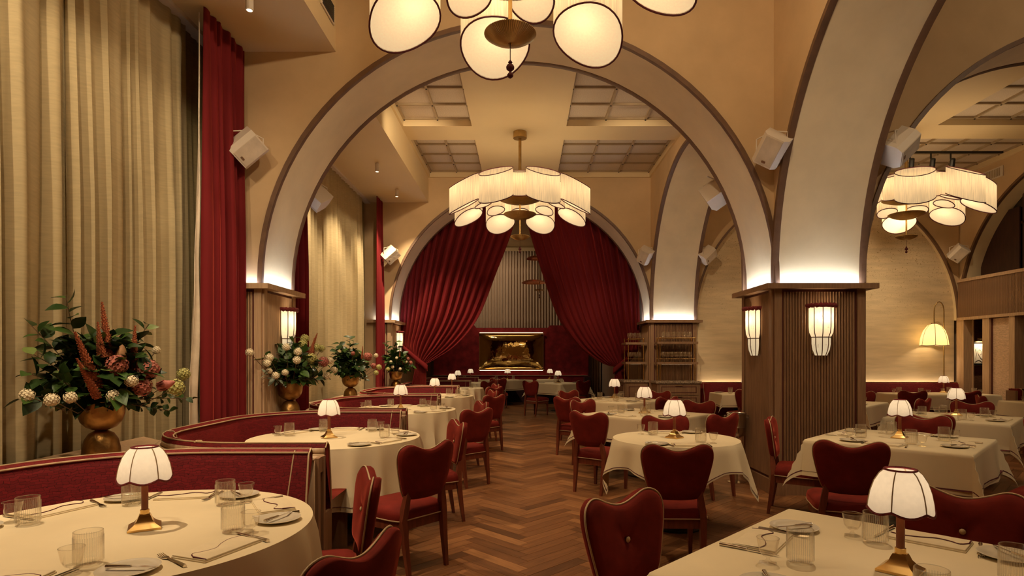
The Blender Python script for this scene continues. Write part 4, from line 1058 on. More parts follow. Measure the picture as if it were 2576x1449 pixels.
# ================================================================== chandeliers
def make_chandelier():
    t = thing('chandelier', '', 'chandelier')
    # heights are relative to the ceiling
    c0 = CEIL
    MB().lathe([(.113, -.105), (.113, 0)], 32).build('canopy', 'brass_dull', t, smooth=40)
    MB().lathe([(.025, 4.0-c0), (.025, -.105)], 14).build('rod', 'brass_dull', t, smooth=40); MB().lathe([(.013, 3.40-c0), (.013, 4.0-c0)], 12).build('stem', 'brass', t, smooth=40)
    def drum(r, ang, wt, wr, zo0, zo1, slope, tri, bulb):
        """vertical sided shade with sloping cuts: lower outside than inside; plan a soft triangle"""
        n = 36; M = Matrix.Rotation(ang, 3, 'Z'); s = thing('shade', '', None)
        s.parent = t; s.location = M @ Vector((0, r, 0)); s.rotation_euler = (0, 0, ang)
        def plan(i):
            a = 2*pi*i/n; k = 1+tri*cos(3*a+pi/2); return (wt/2*k*cos(a), wr/2*k*sin(a))
        def zc(z, y): return z-c0+(wr/2-y)*slope
        bot = [(x, y, zc(zo0, y)) for x, y in map(plan, range(n))]; top = [(x, y, zc(zo1, y)) for x, y in map(plan, range(n))]
        MB().add(bot+top, [(i, (i+1) % n, n+(i+1) % n, n+i) for i in range(n)]).build('fabric', 'pendant_shade', s, smooth=50)
        ins = [(x*.985, y*.985, z+.012) for x, y, z in bot]
        MB().add(ins, [tuple(reversed(range(n)))]).build('diffuser', 'pendant_diffuser', s)
        MB().tube(bot, .007, 6, closed=True).build('bottom_trim', 'burgundy', s); MB().tube(top, .006, 6, closed=True).build('top_trim', 'burgundy', s)
        light('shade_light', 'POINT', (0, 0, (zo0+zo1)/2-c0+wr/2*slope+.04), bulb, WARM, s, .045)
    for k in range(8): drum(.96, R_(22.5+45*k), .53, .46, 3.73, 4.14, .56, .04, BULB_W)
    for k in range(8): drum(.60, R_(45*k), .32, .28, 3.93, 4.30, .40, .05, BULB_W*.4)
    def saucer(z, r, pleats, m='brass_dull', dep=.055):
        n = pleats*2; mb = MB()
        def P(i, j):
            f = j/5; rr = .012+(r-.012)*f; zz = dep*f*f*1.0+(.004*f if i % 2 else 0); a = 2*pi*i/n
            return (rr*cos(a), rr*sin(a), z-c0+zz)
        mb.grid(P, n, 5, wrap=True).build('saucer', m, t, solid=.006)
    saucer(4.0, .36, 72, dep=.08); saucer(3.74, .27, 72, dep=.085); saucer(3.40, .16, 72, dep=.055)
    MB().tube([(0, 0, 3.40-c0), (0, 0, 3.29-c0)], .003, 6).build('cord', 'trim', t)
    MB().lathe([(.003, 0), (.018, .012), (.02, .022), (.006, .042), (.024, .058), (.026, .07), (.02, .083), (.008, .09), (.014, .1), (.003, .115)], 14, (0, 0, 3.18-c0)).build('finial', 'burgundy', t, smooth=50)
    return t
CD = make_chandelier()
GC = 'fabric chandeliers'
place(CD, (-.066, 9.90, CEIL), 0, 'fabric drum chandelier hanging before the far arch with red curtains', GC)
place(CD, (-.085, 3.70, CEIL), R_(-14), 'large near chandelier cut off by the top of the picture', GC)
place(CD, (6.35, 9.90, CEIL), R_(-3.5), 'fabric drum chandelier in the right nave behind the column', GC)

# ================================================================== downlights and added spots
def make_down():
    t = thing('downlight', '', 'spotlight')
    MB().lathe([(.032, -.15), (.034, -.148), (.034, -.02), (.030, -.015)], 20).build('body', 'white_paint', t, smooth=40)
    MB().lathe([(.012, -.02), (.012, 0)], 10).build('stem', 'white_paint', t)
    MB().lathe([(.024, -.152), (.024, -.149)], 16).build('lens', 'bulb', t)
    return t
DL = make_down()
names = ('nearest', 'second', 'third', 'fourth', 'fifth')
for i, y in enumerate((2.4, 5.28, 8.3, 9.87, 11.4)):
    lb = ('white cylinder downlight on the soffit above the nearest booth', 'white cylinder downlight at the top left beside the near red curtain', 'nearest white downlight on the far soffit, only its lamp showing', 'middle white cylinder downlight on the far soffit', 'farthest white cylinder downlight on the far soffit')[i]
    place(DL, (-2.43, y, 4.673), 0, lb, 'cylinder downlights')
    light('spot_light', 'SPOT', (-2.43, y, 4.5), SPOT_W*1.5, WARM, None, .05, 70, .8, (-1.5, (2.42, 5.2, 7.98, 10.76, 13.3)[i], .75))
# unseen spots added near the ceiling, without fixtures: (x, y), aim, power factor, cone
SP = [((-.6, 3.1), (-1.4, 2.3, .75), 1.5, 55), ((1.5, 3.5), (1.25, 1.8, .75), .9, 48), ((1.5, 4.2), (1.3, 5.0, .75), .9, 55), ((3.9, 4.2), (3.2, 5.0, .75), .75, 55), ((1.2, 7.55), (1.5, 7.3, .75), .75, 62), ((1.2, 7.5), (1.55, 9.8, .75), .9, 50),
      ((5.2, 5.6), (5.0, 6.9, .75), .6, 62), ((4.6, 8.6), (4.8, 9.2, .75), .7, 62), ((.1, 5.2), (0, 6.5, 0), .5, 62), ((1.2, 7.45), (-.2, 9.4, 0), .5, 50), ((1.2, 7.6), (3.0, 12.2, 1.5), 1.5, 22), ((-.1, 2.6), (-.2, 4.2, 0), .35, 62), ((.9, 15.0), (.6, 17.0, .75), .6, 62), ((-1.2, 15.5), (-1.4, 16.5, .75), .6, 62), ((4.3, 10.6), (4.2, 11.8, .8), .6, 62),
      # wash spots, added to brighten walls, curtains and stage
      ((.2, 3.2), (-1.9, 6.3, 4.0), .75, 80), ((1.0, 3.4), (1.9, 6.3, 3.9), .42, 110), ((.4, 1.2), (2.64, 3.4, 3.6), .42, 110), ((-1.5, 1.2), (-3.2, 3.6, 2.0), .8, 90), ((-1.4, 2.6), (-3.2, 5.0, 2.0), .55, 75), ((-1.0, 3.6), (-2.95, 5.9, 1.9), .55, 32),
      ((-1.3, 7.5), (-2.4, 12.4, 3.9), .9, 55), ((1.3, 7.5), (2.4, 12.4, 3.9), .7, 55), ((6.2, 3.4), (5.0, 6.3, 4.2), .35, 110), ((4.9, 2.4), (3.6, 3.5, 3.5), .3, 110),
      ((-1.5, 17.5), (-.5, 20.0, 3.0), .8, 100), ((-1.3, 7.5), (-1.7, 13.4, 1.5), .55, 26), ((1.3, 7.5), (1.8, 13.4, 1.6), 1.1, 28)]
for tx, tg in ((6.86, (7.2, 11.5, .7)), (7.23, (6.2, 12.5, 2.2)), (7.58, (8.3, 12.2, 1.6))):
    light('spot_light', 'SPOT', (tx, 10.62, 4.80), SPOT_W*.5, WARM, None, .03, 80, .85, tg)
light('spot_light', 'SPOT', (-2.5, 1.0, 4.5), SPOT_W*1.0, WARM, None, .05, 75, .8, (-3.25, 4.4, 2.0))  # bare spot added out of view, grazes the near sheers to bring out folds
for y_, tg in ((8.3, (-3.2, 8.9, 1.8)), (9.87, (-3.2, 10.4, 1.8)), (11.4, (-3.2, 11.8, 1.8))):
    light('spot_light', 'SPOT', (-2.43, y_, 4.505), SPOT_W*1.2, WARM, None, .03, 75, .85, tg)
for k, ((x, y), tg, f, cn) in enumerate(SP):
    light('spot_light', 'SPOT', (x, y, CEIL-.16), SPOT_W*f, WARM, None, .05, cn, .85, tg)

# ================================================================== loudspeakers on brackets
def make_speaker():
    t = thing('wall_speaker', '', 'speaker')
    # cabinet with chamfered front corners, its grille facing -y
    q = [(-.13, .10), (-.13, -.04), (-.09, -.10), (.09, -.10), (.13, -.04), (.13, .10)]
    b = MB().prism(q, .30, lambda a, c, d: (a, c, d-.15)).build('cabinet', 'white_paint', t)
    g = MB().box(-.085, .085, -.106, -.099, -.135, .135).build('grille', 'lining', t)
    l = MB().box(-.02, .02, -.110, -.105, -.115, -.095).build('badge', 'trim', t)
    M = Matrix.Rotation(R_(30), 4, 'X') @ Matrix.Rotation(R_(38), 4, 'Y')
    for o in (b, g, l): o.matrix_local = M
    MB().tube([(.0, .0, .145), (.0, .03, .19), (0, .20, .19)], .008, 6).build('bracket', 'white_paint', t)
    MB().tube([(-.155, .0, 0), (-.155, .01, .14), (0, .02, .19), (.155, .01, .14), (.155, 0, 0)], .007, 6).build('yoke', 'white_paint', t)
    return t
SPK = make_speaker()
GS = 'white loudspeakers by the arches'
for x, y, z, rz, lb in ((-2.78, 6.0, 3.55, .75, 'white loudspeaker beside the near red curtain, left of the near arch'),
        (2.50, 6.02, 3.55, -.75, 'white loudspeaker right of the near arch, left of the big soffit'),
        (3.83, 6.06, 3.58, .75, 'white loudspeaker right of the big column soffit'),
        (-2.60, 7.42, 3.45, .8+pi, 'white loudspeaker half hidden behind the left of the near arch'),
        (2.38, 7.42, 3.47, pi-.8, 'white loudspeaker half hidden behind the right of the near arch'),
        (-2.70, 12.12, 3.52, .7, 'white loudspeaker left of the far arch with red curtains'),
        (2.46, 12.12, 3.52, -.7, 'white loudspeaker right of the far arch with red curtains'),
        (3.74, 12.12, 3.52, .7, 'white loudspeaker above the service station, right of the far column'),
        (8.84, 12.12, 3.56, -.5, 'white loudspeaker above the yellow arc lamp')):
    place(SPK, (x, y, z), rz, lb, GS)

# ================================================================== vents and track lights
t = thing('air_vent', 'dark slotted air vent on the soffit beside the near chandelier', 'vent', (-1.98, 6.0, 5.0))
MB().box(0, .012, -.2, .2, -.10, .10).build('frame', 'white_paint', t)
for k in range(9): MB().box(.012, .018, -.17, .17, -.085+.02*k, -.075+.02*k).build('slat', 'black_metal', t)
t = thing('air_vent', 'slotted air vent high on the right wall behind the right chandelier', 'vent', (XR-.002, 11.6, 4.98))
MB().box(-.012, 0, -.35, .35, -.1, .1).build('frame', 'white_paint', t)
for k in range(14): MB().box(-.018, -.012, -.28+.04*k, -.262+.04*k, -.075, .075).build('slat', 'batten', t)
t = thing('track_light', 'black track with three spotlight heads above the right chandelier', 'track light', (6.75, 10.55, 5.06))
MB().box(0, 1.72, -.018, .018, 0, .035).build('track', 'black_metal', t)
for k, xx in enumerate((.08, .45, .80)):
    h = MB().lathe([(.04, -.075), (.042, -.07), (.042, .07), (.03, .08)], 16).build('head', 'black_metal', t, smooth=40); h.location = (xx+.03, 0, -.17); h.rotation_euler = (.5, -.25, 0)
    MB().tube([(xx, 0, 0), (xx, 0, -.09), (xx+.02, 0, -.13)], .014, 8).build('arm', 'black_metal', t)

# ================================================================== wine bucket on its stand
t = thing('wine_bucket', 'silver wine bucket on a slim stand beside the big column', 'wine bucket', (2.47, 6.93, 0))
MB().lathe([(.0001, .535), (.085, .54), (.098, .56), (.103, .60), (.106, .64), (.112, .645), (.106, .655), (.106, .79), (.116, .80), (.112, .806), (.103, .798), (.101, .62), (.0001, .56)], 36, closed=False).build('bucket', 'silver', t, smooth=40)
for s_ in (-1, 1): MB().tube([(s_*.112, 0, .775), (s_*.14, 0, .775), (s_*.14, 0, .745), (s_*.108, 0, .745)], .006, 6).build('handle', 'silver', t)
MB().lathe([(.014, .015), (.014, .53)], 12).build('pole', 'silver', t, smooth=40)
MB().lathe([(.10, 0), (.10, .008), (.03, .016)], 28).build('foot', 'silver', t, smooth=30)

# ================================================================== service station at the far column
def cabinet(label, x0, x1, y0, y1, fronts, group='service cabinets'):
    t = thing('service_cabinet', label, 'cabinet', (0, 0, 0), 0, group)
    MB().box(x0, x1, y0, y1, .06, .93).build('body', 'oak', t); MB().box(x0+.03, x1-.03, y0+.04, y1, 0, .06).build('plinth', 'dark_wood', t)
    for side, a0, a1, z0, z1, kind in fronts:
        def M(a, o, z): return (a, y0-o, z) if side == 'f' else (x0-o, a, z)
        def bx(a0, a1, o0, o1, z0, z1):
            v = [M(a, o, z) for z in (z0, z1) for o in (o0, o1) for a in (a0, a1)]
            return MB().add(v, [(0, 2, 3, 1), (4, 5, 7, 6), (0, 1, 5, 4), (2, 6, 7, 3), (0, 4, 6, 2), (1, 3, 7, 5)])
        d = bx(a0, a1, 0, .018, z0, z1).build(kind, 'oak', t)
        e = .055 if kind == 'door' else .04
        for q in ((a0+e, a1-e, z0+e, z0+e+.014), (a0+e, a1-e, z1-e-.014, z1-e), (a0+e, a0+e+.014, z0+e, z1-e), (a1-e-.014, a1-e, z0+e, z1-e)):
            bx(q[0], q[1], .018, .022, q[2], q[3]).build('inlay', 'groove_red', d)
        c_ = (a0+a1)/2; zz = (z1-.02) if kind == 'drawer' else (z0+z1)/2
        if kind == 'drawer': bx(c_-.07, c_+.07, .018, .035, zz-.008, zz).build('handle', 'brass_dull', d)
        else: bx(a0+.02, a0+.03, .018, .035, zz-.06, zz+.06).build('handle', 'brass_dull', d)
    MB().box(x0-.03, x1+.02, y0-.035, y1, .93, .972).build('countertop', 'marble', t)
    return t
cabinet('oak drawer cabinet with stone top in front of the far column', 2.66, 3.52, 11.9, WB[0]-.035, [('f', 2.70, 3.48, .70, .91, 'drawer'), ('f', 2.70, 3.48, .48, .69, 'drawer'), ('f', 2.70, 3.48, .27, .47, 'drawer'), ('f', 2.70, 3.48, .07, .26, 'drawer')])
cabinet('narrow oak cabinet with stone top at the aisle side of the far column', 2.10, 2.585, 12.44, 13.22, [('f', 2.13, 2.56, .10, .90, 'door'), ('l', 12.5, 13.16, .70, .90, 'drawer'), ('l', 12.5, 13.16, .48, .68, 'drawer'), ('l', 12.5, 13.16, .27, .46, 'drawer')])
def shelf_unit(label, x0, x1, y0, y1):
    t = thing('glass_shelf', label, 'shelf', (0, 0, 0), 0, 'brass shelves for wine glasses')
    zz = (1.31, 1.72)
    for z in zz: MB().box(x0-.06, x1+.06, y0-.03, y1+.03, z, z+.045).build('shelf_board', 'oak', t)
    for x in (x0, x1):
        for y in (y0, y1):
            MB().tube([(x, y, .974), (x, y, 1.84)], .011, 8).build('post', 'brass', t, smooth=60)
            for z in (1.42, 1.84): MB().lathe([(.008, -.018), (.018, 0), (.008, .018)], 10, (x, y, z)).build('knuckle', 'brass', t, smooth=60)
    for z in (1.42, 1.84):
        for y in (y0, y1): MB().tube([(x0, y, z), (x1, y, z)], .008, 6).build('rail', 'brass', t, smooth=60)
        for x in (x0, x1): MB().tube([(x, y0, z), (x, y1, z)], .008, 6).build('rail', 'brass', t, smooth=60)
    MB().box(x0+.05, x1-.05, y0+.05, y0+.12, 1.3085, 1.3105).build('light_strip', 'led_warm', t)
    return t
shelf_unit('brass two-tier shelf of wine glasses on the drawer cabinet', 2.74, 3.44, 12.0, 12.26)
shelf_unit('narrow brass two-tier shelf of wine glasses at the aisle side', 2.20, 2.52, 12.55, 13.05)
pr = [(.034, 0), (.034, .003), (.006, .008), (.004, .02), (.004, .085), (.014, .095), (.033, .115), (.041, .145), (.041, .165), (.034, .205), (.0325, .205), (.039, .165), (.039, .147), (.031, .119), (.01, .10)]
WG = one('wine_glass', 'wine glass', MB().lathe(pr, 18), 'glass_wine')
def ordw(k): return ('first', 'second', 'third', 'fourth', 'fifth', 'sixth', 'seventh', 'eighth')[k]
for nm, z, n, x0, x1 in (('upper', 1.766, 6, 2.83, 3.36), ('lower', 1.356, 7, 2.83, 3.36)):
    for k in range(n):
        for row, y in (('front', 12.07), ('back', 12.19)):
            place(WG, (x0+(x1-x0)*k/(n-1), y, z), 0, 'wine glass, %s from the left, %s row, %s shelf, drawer cabinet' % (ordw(k), row, nm), 'wine glasses on the brass shelves')
for nm, z in (('upper', 1.766), ('lower', 1.356)):
    for k in range(3):
        for row, y in (('front', 12.64), ('back', 12.86)):
            place(WG, (2.26+.1*k, y, z), 0, 'wine glass, %s from the left, %s row, %s shelf, narrow cabinet' % (ordw(k), row, nm), 'wine glasses on the brass shelves')

# ================================================================== right nave: banquettes, gallery, art niche, arc lamp
def banquette(label, x0, x1, y0, y1, zt, mt, end=None):
    """straight wall banquette, backrest against y1"""
    t = thing('banquette', label, 'banquette', (0, 0, 0), 0, 'velvet banquettes in the right nave')
    MB().box(x0, x1, y0, y1-.12, .0, .30).build('plinth', 'oak', t)
    MB().box(x0+.01, x1-.01, y0-.02, y1-.12, .30, .46).build('seat', mt, t)
    def P(i, j):
        sec = [(y1-.16, .42), (y1-.13, .7), (y1-.10, zt-.04), (y1-.06, zt), (y1, zt)]; q = sec[j]; return (x0+(x1-x0)*i/30, q[0], q[1])
    o = MB().grid(P, 30, 4).build('backrest', mt, t, smooth=50)
    uv = o.data.uv_layers.new(name='UVMap')
    for lp in o.data.loops: c_ = o.data.vertices[lp.vertex_index].co; uv.data[lp.index].uv = (c_.x, c_.z)
    MB().tube([(x0, y1-.06, zt+.004), (x1, y1-.06, zt+.004)], .008, 6).build('piping', 'piping', t)
    if end:
        xe = x0 if end == 'l' else x1
        MB().box(xe-.05, xe+.05, y0-.02, y1, 0, zt).build('end_wing', mt, t)
        for yy in (y0-.02,): MB().tube([(xe-.05, yy, .0), (xe-.05, yy, .5), (xe-.05, yy+.15, zt)], .008, 6).build('piping', 'piping', t); MB().tube([(xe+.05, yy, .0), (xe+.05, yy, .5), (xe+.05, yy+.15, zt)], .008, 6).build('piping', 'piping', t)
banquette('red velvet banquette along the plaster wall beside the service station', 3.68, 6.2, 11.95, 12.46, .93, 'booth_velvet', 'l')
banquette('red velvet banquette along the plaster wall under the arc lamp', 6.22, 9.03, 11.95, 12.46, .93, 'booth_velvet')
t = thing('side_booth', 'dark red booth end with cream piping at the right edge', 'booth', (8.55, 9.9, 0))
MB().box(-.35, .45, -.07, .07, 0, .93).build('backrest', 'cushion_dark', t)
MB().box(-.43, -.35, -.09, .09, 0, .93).build('end_wing', 'velvet', t)
MB().box(-.47, -.43, -.1, .1, 0, .90).build('end_board', 'oak', t)
for y_ in (-.09, .09): MB().tube([(-.34, y_, .0), (-.34, y_, .9), (-.39, y_, .935)], .008, 6).build('piping', 'piping', t)
MB().tube([(-.35, -.075, .935), (.45, -.075, .935)], .008, 6).build('piping', 'piping', t)
# light strip hidden behind the banquette top washes the plaster
for x0_, x1_ in ((3.7, 6.2), (6.25, 9.0)):
    tag(MB().box(x0_, x1_, 12.475, 12.51, .86, .87).build('light_strip', 'led_wash'), 'warm light strip behind the %s banquette top, washing the plaster' % ('left' if x0_ < 5 else 'right'), 'light strip')
# gallery front: oak slats under the dark glazed arch
t = struct(thing('trim_gallery', None, None)); 
MB().box(XR-.06, XR+.1, 5.6, 12.38, 2.215, 2.27).build('lower_rail', 'oak_pale', t); MB().box(XR-.06, XR+.1, 5.6, 12.38, 3.0, 3.06).build('upper_rail', 'oak_pale', t)
MB().box(XR-.01, XR+.08, 5.6, 12.38, 2.27, 3.0).build('backing', 'groove_red', t)
s0 = None
for k in range(150):
    y = 12.36-.0265*k
    if s0 is None: s0 = o = MB().box(XR-.045, XR-.01, -.009, .009, 2.27, 3.0).build('slat', 'oak', t)
    else: o = s0.copy(); COL.objects.link(o); o.parent = t
    o.location.y = y
t = struct(thing('window_1', None, None))
pts = [(a, z) for a, z in arch_pts(RA[0], RA[1]+.02, 3.04) if 1]
mb = MB(); n = len(pts); mb.add([(XR+.36, a, z) for a, z in pts]+[(XR+.36, a, 2.9) for a, z in pts], [(i, i+1, n+i+1, n+i) for i in range(n-1)]); mb.build('pane', 'dark_glass', t)
for y in (11.2, 10.3, 9.4): MB().box(XR+.33, XR+.36, y-.02, y+.02, 3.0, 5.0).build('mullion', 'dark_wood', t)
MB().box(XR+.33, XR+.36, 7.2, 12.3, 3.98, 4.02).build('transom', 'dark_wood', t)
MB().box(XR+.30, XR+.33, 11.25, 12.2, 3.0, 4.3).build('dark_drape', 'dark_wood', t)
# panelled openings below the gallery
t = struct(thing('wall_right_panelling', None, None))
for y0_, y1_ in ((12.22, 12.42), (11.55, 11.72), (10.95, 11.08), (9.9, 10.1)): MB().box(XR-.04, XR+.14, y0_, y1_, 0, 2.215).build('post', 'oak_pale', t)
MB().box(XR+.02, XR+.05, 11.08, 11.55, 0, 2.2).build('woven_panel', 'woven_pale', t)
MB().box(XR+.0, XR+.02, 11.075, 11.10, .0, 2.2).build('inlay', 'groove_red', t); MB().box(XR+.0, XR+.02, 11.53, 11.555, 0, 2.2).build('inlay', 'groove_red', t)
MB().box(XR+.14, XR+.16, 12.20, 13.0, 0, 2.25).build('niche_side', 'oak_pale', t)
MB().box(XR+.1, XR+1.6, 13.0, 13.05, 0, 2.3).build('niche_wall', 'grasscloth_dark', t); MB().box(XR+1.5, XR+1.55, 5.6, 13.05, 0, 2.3).build('side_wall', 'grasscloth_dark', t)
MB().box(XR+.05, XR+1.6, 5.6, 13.05, 2.28, 2.32).build('niche_ceiling', 'oak_pale', t)
t = thing('framed_drawing', 'framed ink line drawing of a face, lit in the right niche', 'picture', (9.93, 12.99, 1.53))
MB().box(-.22, .22, -.03, 0, -.27, .27).build('frame', 'brass_dull', t); MB().box(-.20, .20, -.034, -.03, -.25, .25).build('mount', 'black_metal', t); MB().box(-.16, .16, -.037, -.034, -.21, .21).build('paper', 'paper', t)
for ln in ([(-.08, .13), (-.02, .16), (.06, .13), (.10, .04), (.06, -.08), (.02, -.12), (-.03, -.06), (-.07, .02), (-.06, .08)], [(-.05, .07), (-.03, .085), (-.01, .07)], [(.03, .08), (.05, .09), (.07, .075)], [(.0, .06), (.01, -.0), (-.01, -.01)], [(-.13, -.18), (-.05, -.14), (.03, -.18), (.13, -.15)], [(-.12, .1), (-.1, -.02), (-.12, -.12)], [(-.1, .17), (-.06, .19), (.02, .18)]):
    MB().tube([(x, -.039, z) for x, z in catmull(ln, 5, False)], .0025, 4).build('ink_line', 'ink', t)
t2 = thing('picture_lamp', 'small brass picture lamp above the framed drawing', 'lamp', (9.93, 12.97, 1.86))
MB().tube([(0, .02, -.03), (0, -.1, .0)], .008, 6).build('arm', 'brass_dull', t2); MB().tube([(-.15, -.1, 0), (.15, -.1, 0)], .018, 10).build('hood', 'brass_dull', t2, smooth=60)
light('picture_light', 'SPOT', (0, -.12, -.02), 12, WARM, t2, .01, 130, .5, (0, 0.03, -.6))
t = thing('arc_lamp', 'brass arc lamp with yellow fabric shade behind the right banquette', 'floor lamp', (8.62, 12.24, .44))
MB().tube([(0, 0, .0)]+[(0, 0, 1.6)]+[(-.10+.10*cos(a), 0, 1.95+.20*sin(a)) for a in [pi*k/10 for k in range(11)]]+[(-.2, 0, 1.7)], .011, 8).build('pole', 'brass_dull', t, smooth=60)
n = 36; pf = [(.05, 1.70), (.12, 1.66), (.19, 1.56), (.235, 1.42), (.258, 1.26)]
def P(i, j):
    q = (i % 6)/6; r, z = pf[j]; a = 2*pi*i/n
    return (-.2+r*(1-.05*(1-abs(2*q-1)**2)*-1-.05)*cos(a), r*sin(a), z-(.014*sin(pi*q) if j == 4 else 0))
MB().grid(P, n, 4, wrap=True).build('shade', 'arc_shade', t, smooth=50)
for k in range(6): MB().tube([P(k*6, j) for j in range(5)], .005, 5).build('rib', 'trim', t)
MB().tube([P(i, 4) for i in range(n)], .006, 5, closed=True).build('bottom_trim', 'trim', t); MB().lathe([(.055, 1.69), (.055, 1.715)], 16, (-.2, 0, 0)).build('top_trim', 'trim', t)
light('arc_light', 'POINT', (-.2, 0, 1.42), 5, WARM, t, .05)

# ================================================================== bouquets in bronze double-cup vases
def make_leaf(name, m, L, W, bend):
    q = []; mb = MB(); nn = 5
    for k in range(nn+1):
        f = k/nn; w_ = W*sin(pi*min(1, f**.8*.98+.02))*.5; z = bend*f*f
        q.append(((-w_, L*f, z+w_*.25), (0, L*f, z), (w_, L*f, z+w_*.25)))
    v = [p for r in q for p in r]; f_ = []
    for k in range(nn):
        b = k*3; f_ += [(b, b+1, b+4, b+3), (b+1, b+2, b+5, b+4)]
    o = mb.add(v, f_).build(name, m, smooth=60); return o
LEAFM = {}
for k, (m, L, W, bd) in {'d': ('leaf_dark', .085, .056, -.02), 'm': ('leaf_mid', .085, .054, -.015), 'l': ('leaf_light', .075, .048, -.015), 's': ('leaf_silver', .075, .03, -.01), 'r': ('leaf_dark', .042, .034, -.005), 'rm': ('leaf_mid', .042, .034, -.005)}.items():
    o = make_leaf('leaf', m, L, W, bd); LEAFM[k] = o.data; bpy.data.objects.remove(o)
def floret_ball(name, m, r, seed, n=70):
    rr = random.Random(seed); mb = MB()
    mb.lathe([(.0001, -r*.8), (r*.5, -r*.66), (r*.8, 0), (r*.5, r*.66), (.0001, r*.8)], 8, closed=False)
    for i in range(n):
        z = 1-2*(i+.5)/n; a = i*2.39996; q = sqrt(1-z*z); d = Vector((q*cos(a), q*sin(a), z)); c_ = d*r*rr.uniform(.86, 1.06)
        u = d.orthogonal().normalized(); v = d.cross(u); th = rr.uniform(0, 1.5); s_ = r*.24
        for k in range(4):
            e1 = (u*cos(th+k*pi/2)+v*sin(th+k*pi/2)); e2 = (u*cos(th+k*pi/2+.75)+v*sin(th+k*pi/2+.75)); e0 = (u*cos(th+k*pi/2-.75)+v*sin(th+k*pi/2-.75))
            mb.add([c_, c_+e0*s_*.7+d*s_*.12, c_+e1*s_+d*s_*.3, c_+e2*s_*.7+d*s_*.12], [(0, 1, 2, 3)])
    o = mb.build(name, m); me = o.data; bpy.data.objects.remove(o); return me
FLW = {'w': floret_ball('hydrangea', 'petal_white', .042, 1), 'g': floret_ball('hydrangea', 'petal_green', .048, 2), 'p': floret_ball('hydrangea', 'petal_pink', .062, 3, 90)}
def spike_mesh():
    rr = random.Random(9); mb = MB(); L = .30
    mb.tube([(0, 0, L*k/10) for k in range(11)], [.018*(1-(k/10)**1.6)+.003 for k in range(11)], 7)
    for i in range(150):
        f = (i/150)**1.1; a = i*2.4; r = .020*(1-f**1.6)+.002; c_ = Vector((r*cos(a), r*sin(a), L*f)); s_ = .0085*(1-.5*f)
        mb.add([c_+Vector((s_, 0, 0)), c_+Vector((-s_*.5, s_*.8, 0)), c_+Vector((-s_*.5, -s_*.8, 0)), c_+Vector((cos(a)*s_, sin(a)*s_, s_*1.4))], [(0, 1, 3), (1, 2, 3), (2, 0, 3)])
    o = mb.build('amaranth_spike', 'amaranth', smooth=40); me = o.data; bpy.data.objects.remove(o); return me
SPIKE = spike_mesh()
def protea_mesh(m):
    mb = MB()
    for ring in range(5):
        for i in range(9):
            a = 2*pi*(i+.5*(ring % 2))/9; z0 = .005+ring*.012; r0 = .028-.003*ring; z1 = z0+.045; r1 = .030-.005*ring
            mb.add([(r0*cos(a-.3), r0*sin(a-.3), z0), (r0*cos(a+.3), r0*sin(a+.3), z0), (r1*cos(a+.12)*1.08, r1*sin(a+.12)*1.08, z1*.85), (r1*.75*cos(a), r1*.75*sin(a), z1), (r1*cos(a-.12)*1.08, r1*sin(a-.12)*1.08, z1*.85)], [(0, 1, 2, 3, 4)])
    mb.lathe([(.012, 0), (.027, .015), (.027, .05), (.012, .09), (.002, .1)], 10)
    o = mb.build('protea', m, smooth=40); me = o.data; bpy.data.objects.remove(o); return me
PRO = [protea_mesh('protea'), protea_mesh('protea_pink')]
